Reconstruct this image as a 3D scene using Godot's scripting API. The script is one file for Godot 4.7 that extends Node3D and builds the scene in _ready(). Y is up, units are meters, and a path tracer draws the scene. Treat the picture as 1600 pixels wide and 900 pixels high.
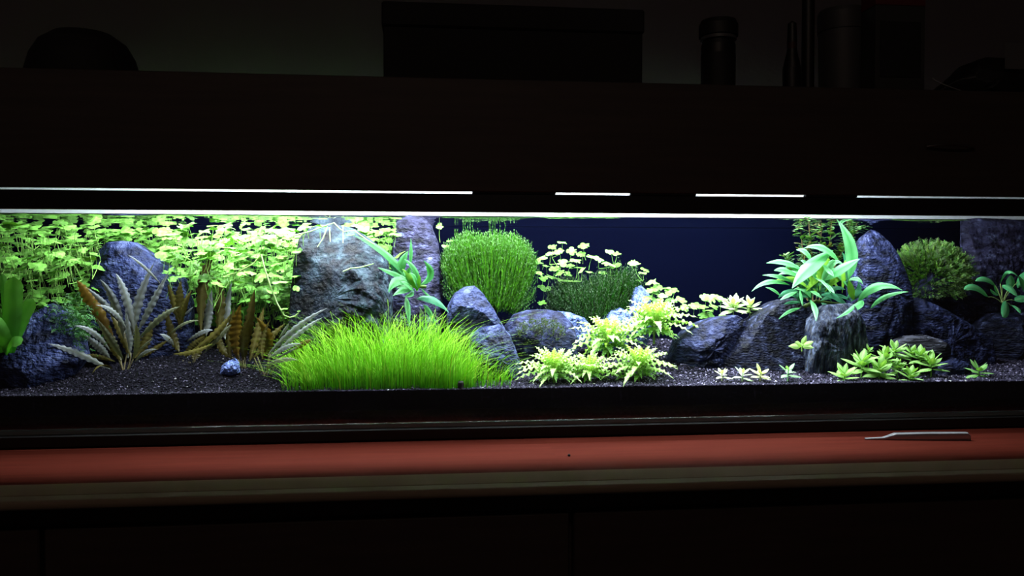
extends Node3D

const F := 1280.0
const WATER_Y := 0.1102
const RIM_LOW := 0.1175
const RIM_TOP := 0.1457
const HOOD_LOW := 0.1493
const HOOD_TOP := 0.322
const BOARD_Y := -0.236
const BACK_Z := -0.45
const TANK_L := -1.12
const TANK_R := 1.22

var cam: Camera3D
var rng := RandomNumberGenerator.new()
var used := {}
var mats := {}
var bumpy := FastNoiseLite.new()

# ------------------------------------------------------------------ naming
func numbered(called: String) -> String:
	var n: int = used.get(called, 0)
	used[called] = n + 1
	return called if n == 0 else "%s_%03d" % [called, n]

func tag(o: Node, label: String, category: String, group := "", kind := "") -> Node:
	o.set_meta("label", label)
	o.set_meta("category", category)
	if group != "":
		o.set_meta("group", group)
	if kind != "":
		o.set_meta("kind", kind)
	return o

func thing(called: String, label: String, category: String, at := Vector3.ZERO, group := "", kind := "") -> Node3D:
	var o := Node3D.new()
	o.name = numbered(called)
	o.position = at
	add_child(o, true)
	tag(o, label, category, group, kind)
	return o

func part(called: String, mesh: Mesh, m: Material, parent: Node3D, at := Vector3.ZERO, kind := "", label := "") -> MeshInstance3D:
	var o := MeshInstance3D.new()
	o.mesh = mesh
	o.material_override = m
	o.position = at
	o.name = called
	parent.add_child(o, true)
	if kind != "":
		o.set_meta("kind", kind)
	if label != "":
		o.set_meta("label", label)
	return o

func struct(called: String, mesh: Mesh, m: Material, at: Vector3, label: String, category: String) -> MeshInstance3D:
	var o := MeshInstance3D.new()
	o.mesh = mesh
	o.material_override = m
	o.position = at
	o.name = called
	add_child(o, true)
	tag(o, label, category, "", "structure")
	return o

# ------------------------------------------------------------------ places
# a point of the world seen at that pixel of the photograph, at depth z behind the front glass
func at(px: float, py: float, z: float) -> Vector3:
	var d: Vector3 = cam.transform.basis * Vector3((px - 800.0) / F, (450.0 - py) / F, -1.0)
	return cam.position + d * ((z - cam.position.z) / d.z)

func on_level(px: float, py: float, y: float) -> Vector3:
	var d: Vector3 = cam.transform.basis * Vector3((px - 800.0) / F, (450.0 - py) / F, -1.0)
	return cam.position + d * ((y - cam.position.y) / d.y)

func size_at(z: float) -> float:      # metres per pixel at that depth
	return (cam.position.z - z) / F

func ground(x: float, z: float) -> float:
	var y := -0.159 + 0.05 * clampf(-z - 0.02, 0.0, 0.5)
	y += 0.030 * exp(-pow((x + 0.52) / 0.17, 2.0)) * smoothstep(0.02, 0.09, -z)
	y += 0.018 * exp(-pow((x - 0.36) / 0.12, 2.0)) * smoothstep(0.05, 0.2, -z)
	y += 0.0035 * bumpy.get_noise_2d(x * 900.0, z * 900.0) * smoothstep(0.0, 0.02, -z)
	return y

# ------------------------------------------------------------------ mesh helpers
class Geo:
	var v := PackedVector3Array()
	var c := PackedColorArray()
	var ix := PackedInt32Array()
	func mesh() -> ArrayMesh:
		var n := PackedVector3Array()
		n.resize(v.size())
		for k in range(0, ix.size(), 3):
			var a := ix[k]
			var b := ix[k + 1]
			var d := ix[k + 2]
			var f := (v[d] - v[a]).cross(v[b] - v[a])
			n[a] += f
			n[b] += f
			n[d] += f
		for k in n.size():
			n[k] = n[k].normalized() if n[k].length_squared() > 1e-20 else Vector3.UP
		var arr := []
		arr.resize(Mesh.ARRAY_MAX)
		arr[Mesh.ARRAY_VERTEX] = v
		arr[Mesh.ARRAY_NORMAL] = n
		arr[Mesh.ARRAY_COLOR] = c
		arr[Mesh.ARRAY_INDEX] = ix
		var m := ArrayMesh.new()
		m.add_surface_from_arrays(Mesh.PRIMITIVE_TRIANGLES, arr)
		return m
	func quad(a: int, b: int, d: int, e: int) -> void:
		ix.append_array(PackedInt32Array([a, b, d, a, d, e]))

func bez(a: Vector3, m: Vector3, b: Vector3, t: float) -> Vector3:
	var q := m * 2.0 - (a + b) * 0.5      # the curve passes m at its middle
	return a * (1 - t) * (1 - t) + q * 2.0 * t * (1 - t) + b * t * t

# a leaf blade along a -> m -> b; "shape" is lance, oval, strap or round; ruffle waves the margins
func blade(g: Geo, a: Vector3, m: Vector3, b: Vector3, width: float, face: Vector3, o := {}) -> void:
	var n: int = o.get("n", 10)
	var shape: String = o.get("shape", "lance")
	var fold: float = o.get("fold", 0.25)
	var ruffle: float = o.get("ruffle", 0.0)
	var waves: float = o.get("waves", 6.0)
	var tooth: float = o.get("tooth", 0.0)
	var col: Color = o.get("col", Color(0.1, 0.4, 0.05))
	var col2: Color = o.get("col2", col)
	var rib: Color = o.get("rib", col)
	var ph: float = o.get("phase", 0.0)
	var across := [-1.0, -0.55, 0.0, 0.55, 1.0]
	var first := g.v.size()
	for i in n + 1:
		var t := float(i) / n
		var p := bez(a, m, b, t)
		var tan := (bez(a, m, b, minf(1.0, t + 0.02)) - bez(a, m, b, maxf(0.0, t - 0.02))).normalized()
		var side := tan.cross(face)
		side = side.normalized() if side.length() > 0.05 else tan.cross(Vector3(0.3, 0.2, 0.9)).normalized()
		var nrm := side.cross(tan).normalized()
		var w := 0.0
		match shape:
			"lance": w = pow(sin(PI * pow(clampf(t, 0.0, 1.0), 0.85)), 0.95)
			"strap": w = smoothstep(-0.25, 0.2, t) * (1.0 - pow(t, 5.0))
			"oval": w = pow(sin(PI * pow(t, 0.9)), 0.55)
			"round": w = smoothstep(-0.6, 0.5, t) * sqrt(maxf(0.0, 1.0 - pow(maxf(0.0, (t - 0.8) / 0.2), 2.0)))
		w = maxf(w, 0.035) * width * 0.5
		for s in across:
			var wave := sin(TAU * waves * t + ph + (1.9 if s < 0 else 0.0))
			var ws: float = w * (1.0 + tooth * wave * absf(s))
			var off: Vector3 = side * s * ws + nrm * (-fold * absf(s) * w + ruffle * s * s * w * wave)
			g.v.append(p + off)
			var cc: Color = col.lerp(col2, t)
			if s == 0.0:
				cc = rib
			g.c.append(cc)
	for i in n:
		for k in 4:
			var q := first + i * 5 + k
			g.quad(q, q + 5, q + 6, q + 1)

func tube(g: Geo, pts: Array, r0: float, r1: float, sides: int, col: Color) -> void:
	var first := g.v.size()
	var n := pts.size()
	for i in n:
		var p: Vector3 = pts[i]
		var tan: Vector3 = (pts[mini(n - 1, i + 1)] - pts[maxi(0, i - 1)]).normalized()
		var u := tan.cross(Vector3(0.31, 0.11, 0.94)).normalized()
		var w := u.cross(tan)
		var r := lerpf(r0, r1, float(i) / maxf(1.0, n - 1))
		for k in sides:
			var th := TAU * k / sides
			g.v.append(p + (u * cos(th) + w * sin(th)) * r)
			g.c.append(col)
	for i in n - 1:
		for k in sides:
			var k2 := (k + 1) % sides
			g.quad(first + i * sides + k, first + i * sides + k2, first + (i + 1) * sides + k2, first + (i + 1) * sides + k)
	for e in [0, n - 1]:      # closed ends
		var q := g.v.size()
		g.v.append(pts[e])
		g.c.append(col)
		for k in sides:
			var k2 := (k + 1) % sides
			if e == 0:
				g.ix.append_array(PackedInt32Array([q, first + k2, first + k]))
			else:
				g.ix.append_array(PackedInt32Array([q, first + e * sides + k, first + e * sides + k2]))

func curve_pts(a: Vector3, m: Vector3, b: Vector3, n: int) -> Array:
	var out := []
	for i in n + 1:
		out.append(bez(a, m, b, float(i) / n))
	return out

# box with chamfered edges
func box(size: Vector3, ch := 0.002) -> ArrayMesh:
	var st := SurfaceTool.new()
	st.begin(Mesh.PRIMITIVE_TRIANGLES)
	st.set_smooth_group(-1)
	var h := size * 0.5
	ch = minf(ch, minf(h.x, minf(h.y, h.z)) * 0.9)
	var q := func(a: Vector3, b: Vector3, c: Vector3, d: Vector3, nn: Vector3) -> void:
		var w := [a, b, c, d]
		if (c - a).cross(b - a).dot(nn) < 0:
			w = [a, d, c, b]
		for k in [0, 1, 2, 0, 2, 3]:
			st.add_vertex(w[k])
	for ax in 3:
		for s in [-1.0, 1.0]:
			var u := (ax + 1) % 3
			var w := (ax + 2) % 3
			var n := Vector3.ZERO
			n[ax] = s
			var c := []
			for e in [[-1, -1], [1, -1], [1, 1], [-1, 1]]:
				var p := Vector3.ZERO
				p[ax] = s * h[ax]
				p[u] = e[0] * (h[u] - ch)
				p[w] = e[1] * (h[w] - ch)
				c.append(p)
			q.call(c[0], c[1], c[2], c[3], n)
	for ax in 3:
		var u := (ax + 1) % 3
		var w := (ax + 2) % 3
		for su in [-1.0, 1.0]:
			for sw in [-1.0, 1.0]:
				var a := Vector3.ZERO
				a[u] = su * h[u]
				a[w] = sw * (h[w] - ch)
				var b := Vector3.ZERO
				b[u] = su * (h[u] - ch)
				b[w] = sw * h[w]
				var a2 := a
				var b2 := b
				a[ax] = -(h[ax] - ch)
				b[ax] = -(h[ax] - ch)
				a2[ax] = h[ax] - ch
				b2[ax] = h[ax] - ch
				var n := Vector3.ZERO
				n[u] = su
				n[w] = sw
				q.call(a, b, b2, a2, n)
	for sx in [-1.0, 1.0]:
		for sy in [-1.0, 1.0]:
			for sz in [-1.0, 1.0]:
				var a := Vector3(sx * h.x, sy * (h.y - ch), sz * (h.z - ch))
				var b := Vector3(sx * (h.x - ch), sy * h.y, sz * (h.z - ch))
				var c := Vector3(sx * (h.x - ch), sy * (h.y - ch), sz * h.z)
				if (c - a).cross(b - a).dot(Vector3(sx, sy, sz)) < 0:
					var t := b
					b = c
					c = t
				for p in [a, b, c]:
					st.add_vertex(p)
	st.generate_normals()
	return st.commit()

# lathe round y: profile of Vector2(radius, height), bottom to top; sx and sz squash the round
func lathe(profile: Array, sides := 36, sx := 1.0, sz := 1.0) -> ArrayMesh:
	var st := SurfaceTool.new()
	st.begin(Mesh.PRIMITIVE_TRIANGLES)
	for i in profile.size() - 1:
		var a: Vector2 = profile[i]
		var b: Vector2 = profile[i + 1]
		st.set_smooth_group(i if a.distance_to(b) > 0.004 else 0)
		for k in sides:
			var t0 := TAU * k / sides
			var t1 := TAU * (k + 1) / sides
			var p := Vector3(cos(t0) * a.x * sx, a.y, sin(t0) * a.x * sz)
			var q := Vector3(cos(t1) * a.x * sx, a.y, sin(t1) * a.x * sz)
			var r := Vector3(cos(t1) * b.x * sx, b.y, sin(t1) * b.x * sz)
			var s := Vector3(cos(t0) * b.x * sx, b.y, sin(t0) * b.x * sz)
			for w in [p, q, r, p, r, s]:
				st.add_vertex(w)
	st.generate_normals()
	return st.commit()

# ------------------------------------------------------------------ materials
func tex(seed_: int, freq: float, ramp: Array, size := 256, kind := FastNoiseLite.TYPE_SIMPLEX_SMOOTH, octaves := 5, ridged := false) -> ImageTexture:
	var n := FastNoiseLite.new()
	n.seed = seed_
	n.noise_type = kind
	n.frequency = freq
	n.fractal_octaves = octaves
	n.fractal_type = FastNoiseLite.FRACTAL_RIDGED if ridged else FastNoiseLite.FRACTAL_FBM
	var im := n.get_seamless_image(size, size)
	var gr := Gradient.new()
	gr.offsets = PackedFloat32Array(ramp.map(func(r): return r[0]))
	gr.colors = PackedColorArray(ramp.map(func(r): return r[1]))
	var out := Image.create(size, size, false, Image.FORMAT_RGB8)
	for y in size:
		for x in size:
			out.set_pixel(x, y, gr.sample(im.get_pixel(x, y).r))
	return ImageTexture.create_from_image(out)

func plain(c: Color, rough := 0.6, metal := 0.0, spec := 0.5) -> StandardMaterial3D:
	var m := StandardMaterial3D.new()
	m.albedo_color = c
	m.roughness = rough
	m.metallic = metal
	m.metallic_specular = spec
	return m

func leafy(rough := 0.45, through := Color(0.75, 0.8, 0.45), gloss := 0.25) -> StandardMaterial3D:
	var m := StandardMaterial3D.new()
	m.vertex_color_use_as_albedo = true
	m.roughness = rough
	m.metallic_specular = gloss
	m.backlight_enabled = true
	m.backlight = through
	return m

func contrast(ramp: Array) -> Array:      # deeper darks, and thin pale veins at the top of the range
	var out := []
	for r in ramp:
		out.append([0.5 + (r[0] - 0.5) * 0.75, r[1]])
	out[0] = [out[0][0], (out[0][1] as Color).darkened(0.45)]
	out.append([minf(0.97, out[-1][0] + 0.07), (out[-1][1] as Color).lightened(0.35)])
	return out

func rocky(ramp: Array, seed_: int, stretch: Vector3, bump := 0.45, tone := 0.62) -> StandardMaterial3D:
	var m := StandardMaterial3D.new()
	m.albedo_texture = tex(seed_, 0.022, contrast(ramp), 256, FastNoiseLite.TYPE_SIMPLEX_SMOOTH, 6)
	m.albedo_color = Color(tone * 0.92, tone * 0.97, tone * 1.2)
	m.heightmap_enabled = true
	m.heightmap_texture = mats.rock_height
	m.heightmap_scale = bump
	m.uv1_triplanar = true
	m.uv1_scale = stretch
	m.roughness = 0.6
	m.metallic_specular = 0.22
	return m

func make_materials() -> void:
	mats.rock_height = tex(77, 0.03, [[0.0, Color.BLACK], [1.0, Color.WHITE]], 512, FastNoiseLite.TYPE_SIMPLEX_SMOOTH, 7)
	mats.slate = rocky([[0.2, Color(0.10, 0.115, 0.17)], [0.5, Color(0.20, 0.22, 0.31)], [0.75, Color(0.29, 0.31, 0.42)], [0.95, Color(0.42, 0.44, 0.55)]], 5, Vector3(7, 11, 7))
	mats.blue_slate = rocky([[0.2, Color(0.19, 0.22, 0.32)], [0.5, Color(0.30, 0.34, 0.47)], [0.8, Color(0.42, 0.46, 0.60)]], 6, Vector3(6, 8, 6), 0.8, 0.56)
	mats.dark_slate = rocky([[0.2, Color(0.07, 0.08, 0.12)], [0.5, Color(0.14, 0.15, 0.2)], [0.75, Color(0.21, 0.22, 0.29)], [0.92, Color(0.4, 0.42, 0.48)]], 7, Vector3(7, 14, 7))
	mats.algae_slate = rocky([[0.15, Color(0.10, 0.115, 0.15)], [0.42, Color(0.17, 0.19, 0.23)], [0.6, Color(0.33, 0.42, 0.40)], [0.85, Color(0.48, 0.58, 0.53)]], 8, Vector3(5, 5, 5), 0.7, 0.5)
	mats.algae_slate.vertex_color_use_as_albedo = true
	mats.purple_rock = rocky([[0.2, Color(0.17, 0.15, 0.2)], [0.5, Color(0.29, 0.265, 0.33)], [0.8, Color(0.42, 0.40, 0.47)], [0.95, Color(0.62, 0.62, 0.68)]], 9, Vector3(6, 9, 6))
	mats.pale_rock = rocky([[0.2, Color(0.36, 0.42, 0.55)], [0.5, Color(0.52, 0.58, 0.72)], [0.8, Color(0.68, 0.74, 0.88)]], 10, Vector3(12, 12, 12), 0.7, 0.75)
	mats.brown_rock = rocky([[0.2, Color(0.15, 0.14, 0.14)], [0.5, Color(0.30, 0.28, 0.26)], [0.8, Color(0.50, 0.48, 0.44)]], 11, Vector3(4, 30, 4))
	mats.column_rock = rocky([[0.2, Color(0.14, 0.16, 0.21)], [0.45, Color(0.24, 0.28, 0.34)], [0.65, Color(0.42, 0.40, 0.34)], [0.85, Color(0.5, 0.54, 0.55)]], 12, Vector3(14, 4, 10))
	mats.leaf = leafy()
	mats.pennywort = leafy(0.45, Color(0.5, 0.55, 0.25))
	mats.fern = leafy(0.38, Color(0.45, 0.6, 0.4))
	mats.crypt = leafy(0.32, Color(0.5, 0.5, 0.35))
	mats.moss = leafy(0.9, Color(0.5, 0.6, 0.3), 0.05)
	mats.grass = leafy(0.6, Color(0.6, 0.7, 0.3), 0.12)

# ------------------------------------------------------------------ rocks
func rock(label: String, outline: Array, z: float, depth: float, m: Material, seed_: int, o := {}) -> Node3D:
	var c2 := Vector2.ZERO
	for q in outline:
		c2 += Vector2(q[0], q[1])
	c2 /= outline.size()
	var centre := at(c2.x, c2.y, z)
	var poly := PackedVector2Array()
	for q in outline:
		var p := at(q[0], q[1], z) - centre
		poly.append(Vector2(p.x, p.y))
	var nz := FastNoiseLite.new()
	nz.seed = seed_
	nz.frequency = 1.0
	nz.fractal_octaves = 4
	var cell := FastNoiseLite.new()
	cell.seed = seed_ + 3
	cell.noise_type = FastNoiseLite.TYPE_CELLULAR
	cell.cellular_return_type = FastNoiseLite.RETURN_CELL_VALUE
	cell.frequency = 1.0
	var rough: float = o.get("rough", 1.0)
	var strata: Vector3 = o.get("strata", Vector3(0.25, 1, 0.2)).normalized()
	var steps: float = o.get("steps", 0.6)
	var lean: float = o.get("lean", 0.0)
	var sq: float = o.get("square", 0.5)
	var na := 190
	var nb := 70
	var g := Geo.new()
	var radius := []
	var span := 0.0
	for k in na:
		var th := TAU * k / na
		var dir := Vector2(cos(th), sin(th))
		var best := 0.0
		for e in poly.size():
			var hit = Geometry2D.segment_intersects_segment(Vector2.ZERO, dir * 5.0, poly[e], poly[(e + 1) % poly.size()])
			if hit != null:
				best = maxf(best, (hit as Vector2).length())
		radius.append(best)
		span = maxf(span, best)
	var amp := 0.045 * span * rough
	var mean_r := 0.0
	for k in na:
		mean_r += radius[k] / na
	mean_r = minf(mean_r, (radius.min() as float) * 1.5)
	for j in nb + 1:
		var ph := PI * (float(j) / nb - 0.5)
		var cz := signf(sin(ph)) * pow(absf(sin(ph)), 1.0)
		var cr := pow(maxf(0.0, cos(ph)), sq)
		for k in na:
			var th := TAU * k / na
			var r: float = lerpf(mean_r, radius[k], smoothstep(0.25, 0.95, cr)) * cr
			var p := Vector3(cos(th) * r, sin(th) * r, cz * depth)
			p.z += lean * p.y
			var q := p / span
			var d := nz.get_noise_3dv(q * 1.7) * 1.2 + cell.get_noise_3dv(q * 3.1) * 0.35 + nz.get_noise_3dv(q * 9.0) * 0.35
			var along := q.dot(strata) * 7.0 + nz.get_noise_3dv(q * 2.0) * 1.5
			d += 0.55 * (absf(nz.get_noise_3dv(q * 4.3 + Vector3(9, 3, 5))) * -2.0 + 0.4) + 0.12 * nz.get_noise_3dv(q * 24.0)
			d += steps * (absf(along - floorf(along) - 0.5) - 0.25)
			var outw := Vector3(cos(th) * cr, sin(th) * cr, cz * 1.6).normalized()
			var keep := 1.0 - 0.85 * pow(cr, 3.0)      # the outline stays closer to what was drawn
			g.v.append(p + outw * d * amp * keep * 1.5)
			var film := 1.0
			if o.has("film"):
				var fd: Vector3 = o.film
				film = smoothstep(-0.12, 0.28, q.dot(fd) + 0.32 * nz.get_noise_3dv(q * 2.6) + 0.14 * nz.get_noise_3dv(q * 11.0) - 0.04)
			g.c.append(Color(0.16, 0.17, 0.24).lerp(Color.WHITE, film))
	for j in nb:
		for k in na:
			var k2 := (k + 1) % na
			g.quad(j * na + k, j * na + k2, (j + 1) * na + k2, (j + 1) * na + k)
	# cleavage faces: everything beyond a few random planes is cut back onto them
	var rr := RandomNumberGenerator.new()
	rr.seed = seed_ * 31
	for k in int(o.get("cuts", 14)):
		var th := rr.randf() * TAU
		var el := rr.randf_range(0.55, 1.3)
		var n := Vector3(cos(th) * cos(el), sin(th) * cos(el), sin(el))
		var far := 0.0
		for p in g.v:
			far = maxf(far, p.dot(n))
		var lim := far * rr.randf_range(0.80, 0.95)
		for j in g.v.size():
			var over := g.v[j].dot(n) - lim
			if over > 0.0:
				g.v[j] -= n * over * 0.93
	var low := 1e9
	for p in g.v:
		low = minf(low, p.y)
	var base := Vector3(0, low, 0)
	for k in g.v.size():
		g.v[k] -= base
	var r := thing(o.get("name", "slate_rock"), label, "rock", centre + base)
	part("boulder", g.mesh(), m, r)
	return r

# ------------------------------------------------------------------ plants
func jit(c: Color, a := 0.12) -> Color:
	var f := 1.0 + rng.randf_range(-a, a)
	return Color(c.r * f * (1 + rng.randf_range(-a, a) * 0.4), c.g * f, c.b * f * (1 + rng.randf_range(-a, a) * 0.4))

# leaves drawn as [base x, y, middle x, y, tip x, y, width in pixels, how far the tip comes forward, colour index]
func drawn_leaves(t: Node3D, list: Array, z: float, m: Material, cols: Array, o := {}) -> void:
	var sc := size_at(z)
	for q in list:
		var dz: float = q[7] if q.size() > 7 else 0.0
		var ci: int = q[8] if q.size() > 8 else 0
		var a := at(q[0], q[1], z) - t.position
		var mm := at(q[2], q[3], z + dz * 0.6) - t.position
		var b := at(q[4], q[5], z + dz) - t.position
		var g := Geo.new()
		var c := jit(cols[ci][0], 0.1)
		var face := Vector3(rng.randf_range(-0.3, 0.3), 0.55, 0.85).normalized()
		var oo := {"col": c, "col2": cols[ci][1], "rib": (cols[ci][2] if cols[ci].size() > 2 else c), "phase": rng.randf() * TAU}
		oo.merge(o)
		blade(g, a, mm, b, q[6] * sc * 1.08 * o.get("slim", 1.0), face, oo)
		part("leaf", g.mesh(), m, t)

func lobed_leaf(lobes: int, seed_: float, tone := 1.0) -> ArrayMesh:
	var g := Geo.new()
	var n := 24
	g.v.append(Vector3(0, 0.05, 0))
	g.c.append(Color(0.22, 0.43, 0.11) * tone)
	for ring in [0.5, 1.0]:
		for k in n:
			var th := TAU * k / n
			var lobe := absf(cos(lobes * th * 0.5))
			var r: float = 0.58 + 0.42 * pow(lobe, 0.55)
			if k == 0:
				r *= 0.45
			r = lerpf(1.0, r, ring) * ring
			var y: float = 0.06 * sin(th * 3.0 + seed_) * ring - 0.10 * ring * ring + 0.04 * sin(th * lobes) * ring
			g.v.append(Vector3(cos(th) * r, y, sin(th) * r))
			g.c.append(Color(0.13, 0.35, 0.05).lerp(Color(0.19, 0.42, 0.085), ring - 0.5) * tone)
	for k in n:
		var k2 := (k + 1) % n
		g.ix.append_array(PackedInt32Array([0, 1 + k, 1 + k2]))
		g.quad(1 + k, 1 + n + k, 1 + n + k2, 1 + k2)
	return g.mesh()

var lobed := []

# a creeping pennywort: floating lobed leaves on thin stalks from shared runners
func pennywort(label: String, spots: Array, stalk: Vector2, tilt := 0.25, lean := 0.25, group := "") -> Node3D:
	var mean := Vector3.ZERO
	var low := 1e9
	for s in spots:
		mean += s[0]
		low = minf(low, s[0].y)
	mean /= spots.size()
	var t := thing("pennywort", label, "aquatic plant", Vector3(mean.x, low - stalk.y, mean.z), group)
	var g := Geo.new()
	var prev := Vector3.ZERO
	for k in spots.size():
		var p: Vector3 = spots[k][0] - t.position
		var r: float = spots[k][1]
		var o := part("leaf", lobed[rng.randi() % lobed.size()], mats.pennywort, t, p)
		o.basis = (Basis(Vector3.RIGHT, rng.randfn(lean, tilt)) * Basis(Vector3.BACK, rng.randfn(0.0, tilt)) * Basis(Vector3.UP, rng.randf() * TAU)).scaled(Vector3.ONE * r)
		var len := rng.randf_range(stalk.x, stalk.y)
		var root := p + Vector3(rng.randf_range(-0.25, 0.25) * len, -len, rng.randf_range(-0.3, 0.1) * len)
		var col := jit(Color(0.28, 0.5, 0.12))
		tube(g, curve_pts(p + Vector3(0, 0.0005, 0), (p + root) * 0.5 + Vector3(rng.randf_range(-0.1, 0.1) * len, 0, 0), root, 4), 0.0003, 0.0004, 4, col)
		if k > 0 and prev.distance_to(root) < 0.055 and rng.randf() < 0.35:
			tube(g, curve_pts(prev, (prev + root) * 0.5 - Vector3(0, 0.001, 0), root, 4), 0.0006, 0.0006, 5, col)
		prev = root
	part("stem", g.mesh(), mats.leaf, t)
	return t

# random leaf places inside a box of pixels, between two depths
func scatter(n: int, x0: float, x1: float, top: Callable, bottom: Callable, z0: float, z1: float, rmin := 0.0085, rmax := 0.0148) -> Array:
	var out := []
	for k in n:
		var px := rng.randf_range(x0, x1)
		var f := rng.randf()
		var py: float = lerpf(top.call(px), bottom.call(px), f)
		var p := at(px, py, rng.randf_range(z0, z1))
		if p.y < WATER_Y - 0.004:
			out.append([p, rng.randf_range(rmin, rmax)])
	out.sort_custom(func(a, b): return a[0].x < b[0].x)
	return out

func rosette(label: String, px: float, py: float, z: float, r_px: float, n: int, seed_: int) -> void:
	rng.seed = seed_
	var c := at(px, py, z)
	var base := Vector3(c.x, minf(c.y, maxf(ground(c.x, c.z), c.y - 0.03)), c.z)
	var t := thing("star_rosette_plant", label, "aquatic plant", base)
	var h := c - base
	var sc := size_at(z)
	for k in n:
		var f := float(k) / (n - 1)
		var th := k * 2.39996 + rng.randf_range(-0.2, 0.2)
		var el := lerpf(1.35, -0.22, pow(f, 0.9)) + rng.randf_range(-0.1, 0.1)
		if sin(th) > 0.93 and el < 0.2:
			th += 0.45 if k % 2 == 0 else -0.45
		var L := r_px * sc * lerpf(0.45, 1.08, sqrt(f)) * rng.randf_range(0.9, 1.1)
		var dir := Vector3(cos(th) * cos(el), sin(el), sin(th) * cos(el))
		var a := h + Vector3(cos(th), 0.0, sin(th)) * 0.003 + Vector3(0, 0.006 * (1.0 - f) - 0.004, 0)
		var b := a + dir * L + Vector3(0, -L * 0.10, 0)
		var m := a + dir * L * 0.5 + Vector3(0, L * 0.10, 0)
		if b.y + base.y < ground(b.x + base.x, b.z + base.z) + 0.002:
			b.y = ground(b.x + base.x, b.z + base.z) + 0.002 - base.y
		var up := (Vector3.UP * 0.8 + Vector3(cos(th), 0, sin(th)) * -0.5 * maxf(0.0, sin(el)) + Vector3(0, 0, 0.1)).normalized()
		var g := Geo.new()
		var col := jit(Color(0.36, 0.56, 0.17).lerp(Color(0.17, 0.40, 0.05), f), 0.1)
		blade(g, a, m, b, L * (0.2 if dir.z < 0.6 else 0.14), up, {"n": 34, "shape": "lance", "ruffle": 0.6, "waves": 7.0, "tooth": 0.2, "fold": 0.2, "col": col, "col2": col.lerp(Color(0.6, 0.72, 0.38), 0.5), "rib": col.lerp(Color(0.6, 0.75, 0.35), 0.5), "phase": rng.randf() * TAU})
		part("leaf", g.mesh(), mats.leaf, t)
	for k in 12:      # short lower leaves round the foot
		var th := k * 2.39996 + 0.7
		var L := r_px * sc * rng.randf_range(0.5, 0.72)
		var a := h * rng.randf_range(0.35, 0.8)
		var b := a + Vector3(cos(th) * L, -L * 0.25, sin(th) * L * 0.8)
		b.y = maxf(b.y, ground(b.x + base.x, b.z + base.z) + 0.002 - base.y)
		var g := Geo.new()
		var col := jit(Color(0.13, 0.33, 0.04), 0.15)
		blade(g, a, (a + b) * 0.5 + Vector3(0, L * 0.14, 0), b, L * 0.2, Vector3(cos(th) * 0.3, 0.9, 0.3 + sin(th) * 0.2).normalized(), {"n": 30, "shape": "lance", "ruffle": 0.6, "waves": 6.0, "tooth": 0.2, "fold": 0.2, "col": col, "col2": col.lightened(0.1), "phase": rng.randf() * TAU})
		part("leaf", g.mesh(), mats.leaf, t)
	var g2 := Geo.new()
	tube(g2, [Vector3(0, -0.006, 0), h * 0.5, h + Vector3(0, 0.004, 0)], 0.0022, 0.0018, 6, Color(0.25, 0.4, 0.1))
	part("stem", g2.mesh(), mats.leaf, t)

# a short stem with pointed leaves set round it
func sprig(called: String, label: String, px: float, py: float, z: float, len_px: float, n: int, seed_: int, col: Color, o := {}) -> void:
	rng.seed = seed_
	var c := at(px, py, z)
	var foot: float = o.get("foot", clampf(c.y - ground(c.x, c.z) + 0.004, 0.006, 0.06))
	var t := thing(called, label, "aquatic plant", c - Vector3(0, foot, 0), o.get("group", ""))
	var sc := size_at(z)
	var lean := Vector3(rng.randf_range(-0.15, 0.15), 1, rng.randf_range(0.0, 0.3)).normalized()
	if o.has("lean"):
		lean = (o.lean as Vector3).normalized()
	var h := Vector3(0, foot, 0)
	for k in n:
		var f := float(k) / n
		var th := k * 2.39996 + rng.randf() * 0.5
		var el := lerpf(-0.15, 1.1, f) + rng.randf_range(-0.12, 0.12)
		var L := len_px * sc * lerpf(1.1, 0.65, f) * rng.randf_range(0.88, 1.12)
		var side := lean.cross(Vector3(cos(th), 0.1, sin(th))).normalized()
		var outw := side.cross(lean).normalized()
		var dir := (outw * cos(el) + lean * sin(el)).normalized()
		var a := h + lean * (f - 0.4) * len_px * sc * 0.45
		var b := a + dir * L
		var m := a + dir * L * 0.5 + lean * L * 0.08
		var g := Geo.new()
		var cc := jit(col, 0.12)
		blade(g, a, m, b, L * o.get("width", 0.42), (lean + Vector3(0, 0.2, 0.1)).normalized(), {"n": 8, "shape": "lance", "fold": 0.3, "col": cc.darkened(0.1), "col2": cc.lightened(0.08), "rib": cc.lerp(Color(0.55, 0.7, 0.35), 0.45)})
		part("leaf", g.mesh(), mats.leaf, t)
	var g2 := Geo.new()
	tube(g2, [Vector3(0, -0.004, 0), h * 0.6, h + lean * len_px * sc * 0.25], 0.0014, 0.0009, 6, col.darkened(0.2))
	part("stem", g2.mesh(), mats.leaf, t)

func stuff(called: String, label: String, category: String, g: Geo, m: Material, at_: Vector3) -> MeshInstance3D:
	for k in g.v.size():
		g.v[k] -= at_
	var o := MeshInstance3D.new()
	o.mesh = g.mesh()
	o.material_override = m
	o.name = numbered(called)
	o.position = at_
	add_child(o, true)
	tag(o, label, category, "", "stuff")
	return o

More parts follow.
